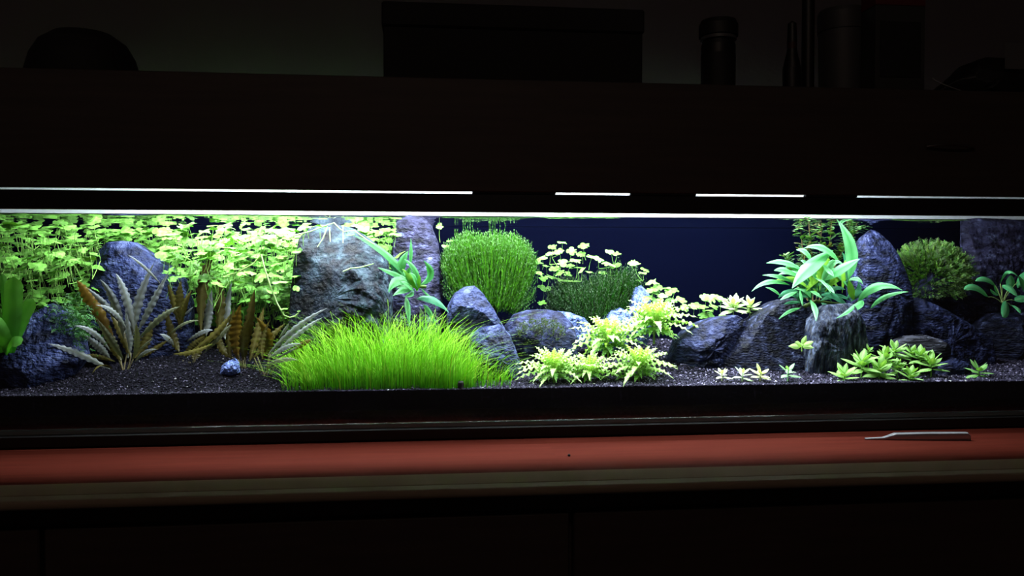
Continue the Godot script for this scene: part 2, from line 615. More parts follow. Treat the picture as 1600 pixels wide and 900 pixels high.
# soft thread-leaved moss: many small curved fronds standing out from points on a surface
func fronds(g: Geo, p: Vector3, dir: Vector3, L: float, col: Color, branches := 4) -> void:
	var side := dir.cross(Vector3(rng.randf_range(-1, 1), rng.randf_range(-1, 1), rng.randf_range(-1, 1))).normalized()
	var bend := side * L * rng.randf_range(0.1, 0.45)
	var e := p + dir * L + bend
	var q := p + dir * L * 0.5
	var w := L * 0.06
	var up := dir.cross(side).normalized()
	_strip(g, p, q, e, side.cross(dir).normalized() * w, col)
	for k in branches:
		var t := 0.25 + 0.7 * k / branches
		var r := bez(p, q, e, t)
		var s := (up if k % 2 == 0 else -up) * 0.8 + dir * 0.6
		_strip(g, r, r + s * L * 0.16, r + s * L * 0.30 + bend * 0.12, dir * w, col.lightened(0.08))

func _strip(g: Geo, a: Vector3, m: Vector3, b: Vector3, w: Vector3, col: Color) -> void:
	var f := g.v.size()
	for q in [a - w, a + w, m - w * 0.9, m + w * 0.9, b]:
		g.v.append(q)
		g.c.append(col)
	g.ix.append_array(PackedInt32Array([f, f + 2, f + 3, f, f + 3, f + 1, f + 2, f + 4, f + 3]))

const LAMP_L := -0.62
const LAMP_R := 0.66
const LAMP_COLOR := Color(0.93, 0.98, 1.0)

func _ready() -> void:
	# camera, a little left of the middle and turned to the right
	cam = Camera3D.new()
	cam.name = "camera"
	cam.fov = rad_to_deg(2.0 * atan(450.0 / F))
	cam.near = 0.02
	cam.far = 20.0
	var yaw := deg_to_rad(6.0)
	cam.look_at_from_position(Vector3(-1.28 * sin(yaw), 0.03, 1.28 * cos(yaw)), Vector3.ZERO)
	add_child(cam)
	cam.current = true
	var we := WorldEnvironment.new()
	we.name = "world"
	var env := Environment.new()
	env.background_mode = Environment.BG_COLOR
	env.background_color = Color(0, 0, 0)
	env.tonemap_mode = Environment.TONE_MAPPER_LINEAR
	env.tonemap_exposure = 1.0
	env.sdfgi_enabled = true
	env.ssao_enabled = true
	env.ssil_enabled = true
	we.environment = env
	add_child(we)
	bumpy.seed = 4
	bumpy.frequency = 0.01
	mats.hood_wood = StandardMaterial3D.new()
	mats.hood_wood.albedo_texture = wood_texture(8, Color(0.17, 0.14, 0.125), Color(0.24, 0.20, 0.175))
	mats.hood_wood.uv1_triplanar = true
	mats.hood_wood.uv1_scale = Vector3(1.1, 2.2, 2.2)
	mats.hood_wood.roughness = 0.65
	lamp(-0.072, 0.272, "fluorescent tube nearest the front glass under the hood", 0.0, 0.03, 2.1)
	lamp(-0.27, 0.272, "fluorescent tube further back under the hood", 0.085, 0.0, 2.1)
	added_fill_lamp()
	make_materials()
	build_room()
	build_cabinet()
	build_tank()
	build_hood()
	build_gravel()
	build_rocks()
	build_masses()
	build_pennywort()
	build_small_plants()
	build_drawn_plants()
	build_props()
	for o in find_children("*", "GeometryInstance3D", true, false):
		o.cast_shadow = GeometryInstance3D.SHADOW_CASTING_SETTING_ON

# ------------------------------------------------------------------ the room and the cabinet
func build_room() -> void:
	var wall := plain(Color(0.63, 0.59, 0.62), 0.9)
	var wall_h := tex(31, 0.05, [[0.0, Color(0.4, 0.4, 0.4)], [1.0, Color(0.6, 0.6, 0.6)]], 256)
	wall.heightmap_enabled = true
	wall.heightmap_texture = wall_h
	wall.heightmap_scale = 0.1
	wall.uv1_triplanar = true
	wall.uv1_scale = Vector3(6, 6, 6)
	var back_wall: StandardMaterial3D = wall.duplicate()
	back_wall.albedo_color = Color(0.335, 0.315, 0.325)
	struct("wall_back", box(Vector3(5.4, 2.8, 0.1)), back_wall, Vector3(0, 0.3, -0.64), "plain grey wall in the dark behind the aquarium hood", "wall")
	struct("wall_left", box(Vector3(0.1, 2.8, 4.2)), wall, Vector3(-2.65, 0.3, 1.4), "side wall of the dark room beyond the tank", "wall")
	struct("wall_right", box(Vector3(0.1, 2.8, 4.2)), wall, Vector3(2.65, 0.3, 1.4), "other side wall of the dark room past the bottles", "wall")
	struct("wall_front", box(Vector3(5.4, 2.8, 0.1)), wall, Vector3(0, 0.3, 3.5), "wall of the dark room opposite the aquarium", "wall")
	struct("ceiling", box(Vector3(5.4, 0.1, 4.4)), wall, Vector3(0, 1.74, 1.4), "plain ceiling of the dark room", "ceiling")
	struct("floor", box(Vector3(5.4, 0.1, 4.4)), plain(Color(0.25, 0.2, 0.17), 0.6), Vector3(0, -1.14, 1.4), "dark floor in front of the aquarium cabinet", "floor")

func added_fill_lamp() -> void:  # unseen lamp, added to brighten the hood, cabinet and wall
	var t := thing("added_fill_lamp", "unseen dim globe lamp added to lift the hood and cabinet out of black", "lamp", Vector3(-0.3, 1.52, 2.2))
	var glow := plain(Color(0.9, 0.88, 0.85), 0.5)
	glow.emission_enabled = true
	glow.emission = Color(1.0, 0.9, 0.82)
	glow.emission_energy_multiplier = 0.4
	part("globe", lathe([Vector2(0.001, 0), Vector2(0.06, 0.015), Vector2(0.09, 0.06), Vector2(0.085, 0.11), Vector2(0.05, 0.14), Vector2(0.001, 0.145)], 28), glow, t)
	part("mount", lathe([Vector2(0.001, 0.14), Vector2(0.06, 0.14), Vector2(0.07, 0.16), Vector2(0.001, 0.168)], 28), plain(Color(0.7, 0.7, 0.7), 0.5), t)
	var l := OmniLight3D.new()
	l.name = "fill_light"
	l.light_color = Color(1.0, 0.9, 0.82)
	l.light_energy = 0.2
	l.light_size = 0.06
	l.omni_range = 8.0
	l.omni_attenuation = 2.0
	l.shadow_enabled = true
	l.position = Vector3(0, 0.07, 0)
	t.add_child(l, true)

func wood_texture(seed_: int, a: Color, b: Color) -> ImageTexture:
	var n := FastNoiseLite.new()
	n.seed = seed_
	n.frequency = 0.02
	n.fractal_octaves = 5
	var im := Image.create(512, 256, false, Image.FORMAT_RGB8)
	for y in 256:
		for x in 512:
			var v := n.get_noise_2d(x * 0.35, y * 6.0) * 0.5 + 0.5 + 0.12 * n.get_noise_2d(x * 4.0, y * 30.0)
			im.set_pixel(x, y, a.lerp(b, clampf(v, 0, 1)))
	return ImageTexture.create_from_image(im)

func build_cabinet() -> void:
	var wood := StandardMaterial3D.new()
	wood.albedo_texture = wood_texture(3, Color(0.26, 0.09, 0.06), Color(0.32, 0.125, 0.09))
	wood.uv1_triplanar = true
	wood.uv1_scale = Vector3(1.1, 2.2, 2.2)
	wood.roughness = 0.8
	wood.metallic_specular = 0.1
	mats.dark_wood = StandardMaterial3D.new()
	mats.dark_wood.albedo_texture = wood_texture(4, Color(0.18, 0.14, 0.13), Color(0.25, 0.19, 0.17))
	mats.dark_wood.uv1_triplanar = true
	mats.dark_wood.uv1_scale = Vector3(1.1, 2.2, 2.2)
	mats.dark_wood.roughness = 0.6
	var zf := 0.285
	var zb := -0.58
	var w := TANK_R - TANK_L + 0.3
	var cx := (TANK_R + TANK_L) * 0.5
	var t := thing("cabinet", "long dark wooden cabinet with a reddish top board carrying the aquarium", "cabinet", Vector3(cx, -1.09, (zf + zb) * 0.5))
	# the top board with a rounded front nosing
	var st := Geo.new()
	var prof := []
	for k in 9:
		var a := PI * 0.5 - PI * k / 8.0
		prof.append(Vector2(zf - 0.005 + 0.005 * cos(a), BOARD_Y - 0.006 + 0.006 * sin(a)))
	prof.append(Vector2(zb, BOARD_Y - 0.012))
	prof.append(Vector2(zb, BOARD_Y))
	prof.append(prof[0])
	for q in prof:
		for s in [-1.0, 1.0]:
			st.v.append(Vector3(s * w * 0.5, q.y, q.x) - Vector3(0, t.position.y, t.position.z))
			st.c.append(Color.WHITE)
	for k in prof.size() - 1:
		st.quad(k * 2, k * 2 + 1, k * 2 + 3, k * 2 + 2)
	var sm := SurfaceTool.new()
	sm.begin(Mesh.PRIMITIVE_TRIANGLES)
	for k in prof.size() - 1:
		sm.set_smooth_group(1 if k < 8 else k + 1)
		for e in [k * 2, k * 2 + 1, k * 2 + 3, k * 2, k * 2 + 3, k * 2 + 2]:
			sm.add_vertex(st.v[e])
	sm.generate_normals()
	part("top_board", sm.commit(), wood, t, Vector3.ZERO, "", "reddish brown board with a rounded front edge")
	part("plant_glow_strip", box(Vector3(w, 0.0016, 0.052), 0.0006), plain(Color(0.47, 0.385, 0.315), 0.85, 0.0, 0.15), t, Vector3(0, BOARD_Y + 0.0004 - t.position.y, zf - 0.016 - 0.0265 - t.position.z), "", "olive grey strip painting the plant glow onto the board front")  # dim plant glow on the board, put into an added olive strip
	var nose := Geo.new()
	for k in 9:
		for q in [-1.0, 1.0]:
			nose.v.append(Vector3(q * w * 0.5, prof[k].y - t.position.y, prof[k].x - t.position.z + 0.004))
			nose.c.append(Color.WHITE)
	for q in [[0, zf - 0.016], [8, zf - 0.016]]:
		for e in [-1.0, 1.0]:
			nose.v.append(Vector3(e * w * 0.5, prof[q[0]].y + (0.0006 if q[0] == 0 else -0.0006) - t.position.y, q[1] - t.position.z))
			nose.c.append(Color.WHITE)
	for k in 8:
		nose.quad(k * 2, k * 2 + 1, k * 2 + 3, k * 2 + 2)
	nose.quad(18, 19, 1, 0)
	nose.quad(16, 17, 21, 20)
	part("edge_band", nose.mesh(), plain(Color(0.5, 0.44, 0.37), 0.7, 0.0, 0.2), t, Vector3.ZERO, "", "pale rounded strip along the front edge")
	var bh := 1.09 + BOARD_Y - 0.012 - 0.002
	part("body", box(Vector3(w - 0.06, bh, zf - zb - 0.07), 0.002), mats.dark_wood, t, Vector3(0, bh * 0.5, -0.02))
	for k in 4:
		var dw := (w - 0.08) / 4.0
		var d := part("door", box(Vector3(dw - 0.006, bh - 0.06, 0.02), 0.002), mats.dark_wood, t, Vector3((k - 1.5) * dw, bh * 0.5, (zf - zb) * 0.5 - 0.043))
		part("handle", box(Vector3(0.012, 0.14, 0.02), 0.003), plain(Color(0.12, 0.12, 0.12), 0.4, 0.8), d, Vector3(dw * 0.42 * (1 if k % 2 == 0 else -1), 0.12, 0.02))

# ------------------------------------------------------------------ the tank, its hood and lamps
func build_tank() -> void:
	var glass := StandardMaterial3D.new()
	glass.albedo_color = Color(0.5, 0.6, 0.6, 0.002)
	glass.transparency = BaseMaterial3D.TRANSPARENCY_ALPHA
	glass.roughness = 0.0
	glass.metallic_specular = 0.5
	var back := plain(Color(0.009, 0.014, 0.06), 0.9, 0.0, 0.0)
	back.specular_mode = BaseMaterial3D.SPECULAR_DISABLED
	var black := plain(Color(0.025, 0.025, 0.03), 0.45)
	var w := TANK_R - TANK_L
	var cx := (TANK_R + TANK_L) * 0.5
	var y0 := BOARD_Y + 0.001
	var bottom := -0.2165
	var t := thing("aquarium", "long low glass aquarium with a black rim and dark blue back", "aquarium", Vector3(cx, y0, BACK_Z * 0.5))
	var L := func(p: Vector3) -> Vector3: return p - Vector3(cx, y0, BACK_Z * 0.5)
	part("plinth", box(Vector3(w + 0.01, bottom - y0, -BACK_Z + 0.008), 0.002), plain(Color(0.05, 0.045, 0.045), 0.7), t, L.call(Vector3(cx, (bottom + y0) * 0.5, BACK_Z * 0.5)))
	part("bottom_glass", box(Vector3(w, 0.008, -BACK_Z), 0.001), plain(Color(0.28, 0.36, 0.36), 0.25), t, L.call(Vector3(cx, bottom + 0.004, BACK_Z * 0.5)))
	part("front_glass", box(Vector3(w, RIM_LOW - bottom - 0.006, 0.006), 0.0005), glass, t, L.call(Vector3(cx, (RIM_LOW + bottom + 0.010) * 0.5, 0.003)))
	part("back_panel", box(Vector3(w, RIM_LOW - bottom - 0.008, 0.008), 0.0005), back, t, L.call(Vector3(cx, (RIM_LOW + bottom + 0.008) * 0.5, BACK_Z - 0.004)))
	for s in [TANK_L - 0.004, TANK_R + 0.004]:
		part("side_glass", box(Vector3(0.008, RIM_LOW - bottom - 0.008, -BACK_Z), 0.0005), plain(Color(0.06, 0.07, 0.1), 0.4), t, L.call(Vector3(s, (RIM_LOW + bottom + 0.008) * 0.5, BACK_Z * 0.5)))
	# rim: four bars round the top
	part("rim", box(Vector3(w + 0.02, RIM_TOP - RIM_LOW, 0.011), 0.0012), black, t, L.call(Vector3(cx, (RIM_TOP + RIM_LOW) * 0.5, 0.0025)))
	part("rim", box(Vector3(w + 0.02, 0.02, 0.011), 0.0012), back, t, L.call(Vector3(cx, RIM_LOW + 0.0115, BACK_Z - 0.004)))
	for s in [TANK_L - 0.004, TANK_R + 0.004]:
		part("rim", box(Vector3(0.011, RIM_TOP - RIM_LOW, -BACK_Z), 0.0012), black, t, L.call(Vector3(s, (RIM_TOP + RIM_LOW) * 0.5, BACK_Z * 0.5)))
	# pads added in the slit under the hood to block its light
	var pad := plain(Color(0.02, 0.02, 0.02), 0.9)
	for q in [[738, 868], [985, 1087], [1258, 1338]]:
		var a := at(q[0], 301, 0.004)
		var b := at(q[1], 301, 0.004)
		part("slit_block", box(Vector3(b.x - a.x, HOOD_LOW - RIM_TOP - 0.0005, 0.010), 0.0004), pad, t, L.call(Vector3((a.x + b.x) * 0.5, (HOOD_LOW + RIM_TOP) * 0.5, 0.0025)))
	# water
	var wm := StandardMaterial3D.new()
	wm.albedo_color = Color(0.5, 0.6, 0.7, 0.003)
	wm.transparency = BaseMaterial3D.TRANSPARENCY_ALPHA
	wm.roughness = 0.02
	wm.metallic_specular = 0.45
	var g := Geo.new()
	var nx := 220
	var nz := 40
	for j in nz + 1:
		for i in nx + 1:
			var x := lerpf(TANK_L, TANK_R, float(i) / nx)
			var z := lerpf(BACK_Z, -0.0005, float(j) / nz)
			var y := 0.0006 * bumpy.get_noise_2d(x * 900.0, z * 900.0)
			y += 0.0012 * exp(-absf(z) / 0.002)
			g.v.append(Vector3(x, WATER_Y + y, z) - Vector3(cx, WATER_Y, BACK_Z * 0.5))
			g.c.append(Color.WHITE)
	for j in nz:
		for i in nx:
			var k := j * (nx + 1) + i
			g.quad(k, k + 1, k + nx + 2, k + nx + 1)
	var o := MeshInstance3D.new()
	o.mesh = g.mesh()
	o.material_override = wm
	o.name = "water_surface"
	o.position = Vector3(cx, WATER_Y, BACK_Z * 0.5)
	add_child(o, true)
	tag(o, "still clear water surface just under the black rim of the aquarium", "water", "", "stuff")

func build_hood() -> void:
	var w := TANK_R - TANK_L + 0.02
	var cx := (TANK_R + TANK_L) * 0.5
	var t := thing("aquarium_hood", "tall dark brown wooden lamp hood on top of the aquarium", "hood", Vector3(cx, HOOD_LOW, BACK_Z * 0.5))
	var L := func(p: Vector3) -> Vector3: return p - t.position
	var hm: Material = mats.hood_wood
	var hh := HOOD_TOP - HOOD_LOW
	var cy := (HOOD_TOP + HOOD_LOW) * 0.5
	part("front_panel", box(Vector3(w, hh, 0.012), 0.0015), hm, t, L.call(Vector3(cx, cy, 0.003)))
	part("top_panel", box(Vector3(w, 0.015, -BACK_Z - 0.03), 0.0015), hm, t, L.call(Vector3(cx, HOOD_TOP - 0.0075, BACK_Z * 0.5 - 0.02)))
	for s in [-1, 1]:
		part("side_panel", box(Vector3(0.012, hh - 0.016, -BACK_Z), 0.0015), hm, t, L.call(Vector3(cx + s * (w * 0.5 - 0.006), cy - 0.008, BACK_Z * 0.5 - 0.004)))
	part("back_liner", box(Vector3(w - 0.03, 0.08, 0.006), 0.0005), plain(Color(0.85, 0.86, 0.88), 0.6), t, L.call(Vector3(cx, RIM_LOW + 0.0635, BACK_Z - 0.004)))
	part("back_liner", box(Vector3(w - 0.03, 0.10, 0.006), 0.0015), plain(Color(0.85, 0.86, 0.88), 0.6), t, L.call(Vector3(cx, HOOD_LOW + 0.055, -0.007)))
	# a faint curved grip on the front panel
	var a := at(1448, 229, 0.012)
	var b := at(1522, 232, 0.012)
	var g := Geo.new()
	tube(g, curve_pts(L.call(a), L.call((a + b) * 0.5 + Vector3(0, 0.003, 0.009)), L.call(b), 12), 0.0022, 0.0022, 8, Color.WHITE)
	part("grip", g.mesh(), plain(Color(0.3, 0.28, 0.27), 0.35, 0.6), t)

func lamp(z: float, y: float, label: String, front_lip: float, back_lip: float, energy: float) -> void:
	var x0 := LAMP_L
	var x1 := LAMP_R
	var cx := (x0 + x1) * 0.5
	var len := x1 - x0
	var t := thing("fluorescent_lamp", label, "lamp", Vector3(cx, y, z), "fluorescent lamps under the hood")
	var glow := plain(Color(0.9, 0.9, 0.9), 0.4)
	glow.emission_enabled = true
	glow.emission = LAMP_COLOR
	glow.emission_energy_multiplier = 2.0
	var g := Geo.new()
	tube(g, [Vector3(-len * 0.5, 0, 0), Vector3(0, 0, 0), Vector3(len * 0.5, 0, 0)], 0.008, 0.008, 16, Color.WHITE)
	part("tube", g.mesh(), glow, t)
	for s in [-1, 1]:
		part("end_cap", box(Vector3(0.025, 0.03, 0.03), 0.003), plain(Color(0.1, 0.1, 0.1), 0.5), t, Vector3(s * (len * 0.5 + 0.013), 0, 0))
	var white := plain(Color(0.82, 0.82, 0.82), 0.35)
	var h := 0.022
	part("reflector", box(Vector3(len + 0.06, 0.003, 0.09), 0.0008), white, t, Vector3(0, h, 0))
	if front_lip > 0:  # unseen lip, added to stop lamp light spreading over the board
		part("added_cutoff_lip", box(Vector3(len + 0.06, front_lip, 0.003), 0.0008), white, t, Vector3(0, h - front_lip * 0.5 - 0.0016, 0.0435))
	if back_lip > 0:
		part("added_cutoff_lip", box(Vector3(len + 0.06, back_lip, 0.003), 0.0008), white, t, Vector3(0, h - back_lip * 0.5 - 0.0016, -0.0435))
	var l := AreaLight3D.new()
	l.name = "lamp_light"
	l.area_size = Vector2(len, 0.03)
	l.light_color = LAMP_COLOR
	l.light_energy = energy
	l.shadow_enabled = true
	l.area_range = 6.0
	l.position = Vector3(0, -0.0095, 0)
	l.rotation = Vector3(-PI / 2, 0, 0)
	t.add_child(l, true)

# ------------------------------------------------------------------ gravel
func build_gravel() -> void:
	var g := Geo.new()
	var nx := 520
	var nz := 100
	var zf := -0.006
	for j in nz + 1:
		for i in nx + 1:
			var x := lerpf(TANK_L + 0.001, TANK_R - 0.001, float(i) / nx)
			var z := lerpf(BACK_Z + 0.001, zf, float(j) / nz)
			g.v.append(Vector3(x, ground(x, z), z))
			g.c.append(Color.WHITE)
	for j in nz:
		for i in nx:
			var k := j * (nx + 1) + i
			g.quad(k, k + 1, k + nx + 2, k + nx + 1)
	# front, back and side faces down to the bottom glass
	var row := [[], []]
	for i in nx + 1:
		row[0].append(nz * (nx + 1) + i)
	for i in range(nx, -1, -1):
		row[1].append(i)
	var all: Array = row[0] + row[1]
	var first := g.v.size()
	for k in all:
		g.v.append(g.v[k])
		g.v.append(Vector3(g.v[k].x, -0.208, g.v[k].z))
		g.c.append(Color.WHITE)
		g.c.append(Color.WHITE)
	for k in all.size():
		var n := (k + 1) % all.size()
		g.quad(first + k * 2, first + n * 2, first + n * 2 + 1, first + k * 2 + 1)
	var m := StandardMaterial3D.new()
	m.albedo_texture = tex(41, 0.09, [[0.3, Color(0.03, 0.03, 0.04)], [0.6, Color(0.07, 0.068, 0.09)], [0.85, Color(0.13, 0.125, 0.17)]], 256, FastNoiseLite.TYPE_CELLULAR, 2)
	m.uv1_triplanar = true
	m.uv1_scale = Vector3(9, 9, 9)
	m.metallic_specular = 0.1
	m.roughness = 0.9
	stuff("gravel_bed", "bed of fine black gravel along the tank bottom", "gravel", g, m, Vector3(0.05, -0.2, -0.2))
	# loose grains on top
	var gs := Geo.new()
	var shape := [Vector3(1, 0, 0), Vector3(-1, 0, 0.1), Vector3(0, 0.8, 0), Vector3(0, -0.8, 0), Vector3(0.1, 0, 0.9), Vector3(0, 0.1, -1)]
	var tri := [[0, 2, 4], [4, 2, 1], [1, 2, 5], [5, 2, 0], [0, 4, 3], [4, 1, 3], [1, 5, 3], [5, 0, 3]]
	for f in tri:
		for k in [0, 2, 1]:
			gs.ix.append(gs.v.size())
			gs.v.append(shape[f[k]])
			gs.c.append(Color.WHITE)
	var gm := plain(Color.WHITE, 0.7, 0.0, 0.2)
	gm.vertex_color_use_as_albedo = true
	rng.seed = 99
	var spots := []
	for k in 60000:
		var z := -0.007 - 0.42 * pow(rng.randf(), 1.6)
		var x := rng.randf_range(-0.95, 1.1)
		spots.append(Vector3(x, ground(x, z), z))
	var mm := MultiMesh.new()
	mm.transform_format = MultiMesh.TRANSFORM_3D
	mm.use_colors = true
	mm.mesh = gs.mesh()
	mm.instance_count = spots.size()
	for k in spots.size():
		var s := rng.randf_range(0.0010, 0.0024) * (1.25 if spots[k].x > 0.0 else 1.0)
		var b := Basis.from_euler(Vector3(rng.randf() * TAU, rng.randf() * TAU, rng.randf() * TAU)).scaled(Vector3(s, s * 0.8, s))
		mm.set_instance_transform(k, Transform3D(b, spots[k] + Vector3(0, s * 0.35, 0)))
		var u := rng.randf()
		var c := Color(0.018, 0.016, 0.030) * rng.randf_range(0.5, 1.9)
		if u > 0.995:
			c = Color(0.6, 0.58, 0.6)
		elif u > 0.88:
			c = Color(0.15, 0.135, 0.21) * rng.randf_range(0.7, 1.6)
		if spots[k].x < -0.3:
			c *= 0.35      # foliage shade at the left, painted into the grain colour
		c.a = 1.0
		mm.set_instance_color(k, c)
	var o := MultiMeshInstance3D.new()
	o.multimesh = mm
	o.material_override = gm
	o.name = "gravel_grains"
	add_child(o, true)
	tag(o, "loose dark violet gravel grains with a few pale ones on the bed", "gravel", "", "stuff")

# ------------------------------------------------------------------ rocks
func build_rocks() -> void:
	rock("rounded blue-grey slate boulder behind the grey ruffled plant", [[147, 460], [149, 420], [158, 392], [172, 379], [190, 376], [213, 379], [232, 391], [252, 406], [270, 420], [288, 436], [300, 475], [305, 570], [230, 590], [150, 580], [138, 520]], -0.25, 0.07, mats.blue_slate, 11, {"steps": 0.2, "rough": 0.5})
	rock("sloping slate slab in the shade below the broad-leaved green plant", [[-2, 615], [8, 570], [28, 525], [48, 490], [72, 475], [100, 486], [122, 515], [138, 560], [120, 585], [80, 605], [40, 622]], -0.11, 0.05, mats.blue_slate, 12, {"steps": 0.3, "rough": 0.6, "lean": -0.3})
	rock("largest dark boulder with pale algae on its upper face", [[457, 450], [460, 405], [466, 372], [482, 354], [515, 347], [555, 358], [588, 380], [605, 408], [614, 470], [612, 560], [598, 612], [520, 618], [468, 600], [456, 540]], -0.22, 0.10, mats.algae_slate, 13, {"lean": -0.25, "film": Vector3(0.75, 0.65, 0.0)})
	rock("tall purple-grey stone reaching the water surface", [[614, 385], [619, 347], [638, 334], [660, 337], [675, 353], [685, 378], [691, 420], [692, 480], [684, 560], [618, 560], [604, 455]], -0.31, 0.06, mats.purple_rock, 14, {"lean": -0.15})
	rock("blue faceted rock to the right of the hairgrass, upper of two", [[698, 505], [700, 478], [710, 458], [726, 448], [742, 447], [755, 458], [770, 482], [788, 512], [792, 552], [760, 585], [712, 570]], -0.17, 0.06, mats.blue_slate, 15, {"steps": 0.9, "rough": 1.2, "strata": Vector3(0.5, 1, 0.4)})
	rock("blue rock with a shadowed underside, lower of two beside the hairgrass", [[732, 525], [752, 509], [780, 506], [796, 522], [806, 548], [816, 575], [818, 612], [770, 618], [738, 600]], -0.13, 0.05, mats.blue_slate, 16, {"steps": 0.9, "rough": 1.2})
	rock("arched violet slate with a mossy hollow at its front", [[783, 540], [788, 510], [803, 492], [825, 485], [852, 483], [878, 488], [896, 508], [904, 545], [903, 605], [850, 618], [795, 612]], -0.19, 0.06, mats.slate, 17, {"strata": Vector3(1, 0.6, 0.2), "steps": 0.8})
	rock("pale blue stone showing behind the mossy arched slate", [[862, 500], [872, 486], [890, 488], [912, 496], [925, 512], [922, 540], [890, 548], [862, 530]], -0.27, 0.03, mats.pale_rock, 18)
	rock("upright pale blue stone under the floating clover leaves", [[980, 510], [984, 470], [992, 450], [1004, 444], [1014, 458], [1020, 505], [1012, 540], [984, 540]], -0.29, 0.025, mats.pale_rock, 19)
	rock("low pale blue stone behind the uppermost yellow rosettes", [[925, 530], [938, 500], [952, 485], [968, 480], [986, 490], [992, 520], [975, 548], [935, 550]], -0.28, 0.03, mats.pale_rock, 20)
	rock("violet slate slab leaning right beside the yellow rosettes", [[1040, 604], [1044, 558], [1056, 528], [1080, 508], [1110, 496], [1150, 492], [1166, 500], [1160, 525], [1130, 562], [1100, 590], [1075, 612]], -0.17, 0.05, mats.slate, 21, {"strata": Vector3(-0.7, 1, 0), "steps": 1.3})
	rock("large dark slate slab below the bright right-hand fern", [[1090, 612], [1100, 582], [1126, 550], [1155, 520], [1185, 488], [1212, 470], [1242, 466], [1266, 478], [1275, 540], [1268, 616], [1180, 622]], -0.17, 0.07, mats.dark_slate, 22, {"strata": Vector3(-0.8, 1, 0), "steps": 1.3, "square": 0.4})
	rock("upright streaked slate block behind the small leafy clump", [[1252, 612], [1255, 550], [1264, 500], [1290, 476], [1328, 474], [1343, 500], [1349, 545], [1350, 615], [1300, 622]], -0.12, 0.04, mats.column_rock, 23, {"square": 0.28, "steps": 0.5, "strata": Vector3(1, 0.1, 0.1), "cuts": 8})
	rock("tall pointed slate rising behind the right-hand fern", [[1333, 570], [1335, 450], [1340, 388], [1352, 368], [1368, 356], [1378, 360], [1388, 382], [1400, 415], [1409, 450], [1414, 530], [1412, 590], [1370, 600]], -0.20, 0.05, mats.slate, 24, {"square": 0.3, "strata": Vector3(0.5, 1, 0.1), "steps": 0.9, "rough": 0.8})
	rock("wide dark blue slate slab sloping down to the right end", [[1400, 560], [1404, 500], [1414, 474], [1432, 465], [1462, 478], [1502, 500], [1540, 528], [1560, 556], [1562, 590], [1480, 606], [1415, 600]], -0.20, 0.035, mats.slate, 25, {"square": 0.22, "steps": 0.4, "rough": 0.6, "cuts": 7})
	rock("small flat brown layered stone above the leafy clump", [[1392, 548], [1402, 532], [1420, 525], [1442, 523], [1465, 530], [1484, 546], [1480, 562], [1455, 576], [1405, 572]], -0.12, 0.035, mats.brown_rock, 26, {"strata": Vector3(0.1, 1, 0), "steps": 2.6, "square": 0.35})
	rock("small blue-grey chip of slate beside the lone green sprig", [[1455, 588], [1466, 566], [1488, 558], [1508, 566], [1520, 582], [1512, 600], [1480, 606]], -0.09, 0.025, mats.slate, 27)
	rock("dark upright stone at the shaded right end of the tank", [[1504, 500], [1508, 350], [1516, 336], [1570, 339], [1625, 346], [1650, 500], [1640, 590], [1510, 590]], -0.37, 0.04, mats.purple_rock, 28, {"square": 0.35, "rough": 0.5})
	rock("dark stone carrying the round moss bush", [[1412, 500], [1422, 455], [1455, 425], [1490, 440], [1515, 480], [1525, 560], [1420, 570]], -0.32, 0.05, mats.dark_slate, 29)
	rock("dark sloping stone under the dim broad leaves at right", [[1515, 560], [1522, 510], [1550, 490], [1590, 488], [1640, 500], [1660, 570], [1560, 585]], -0.26, 0.06, mats.dark_slate, 30)
	rock("small glinting blue stone chip among the brown leaves", [[344, 586], [346, 572], [355, 565], [367, 560], [374, 567], [375, 582], [362, 588]], -0.07, 0.010, mats.pale_rock, 31, {"rough": 2.0, "name": "stone_chip"})

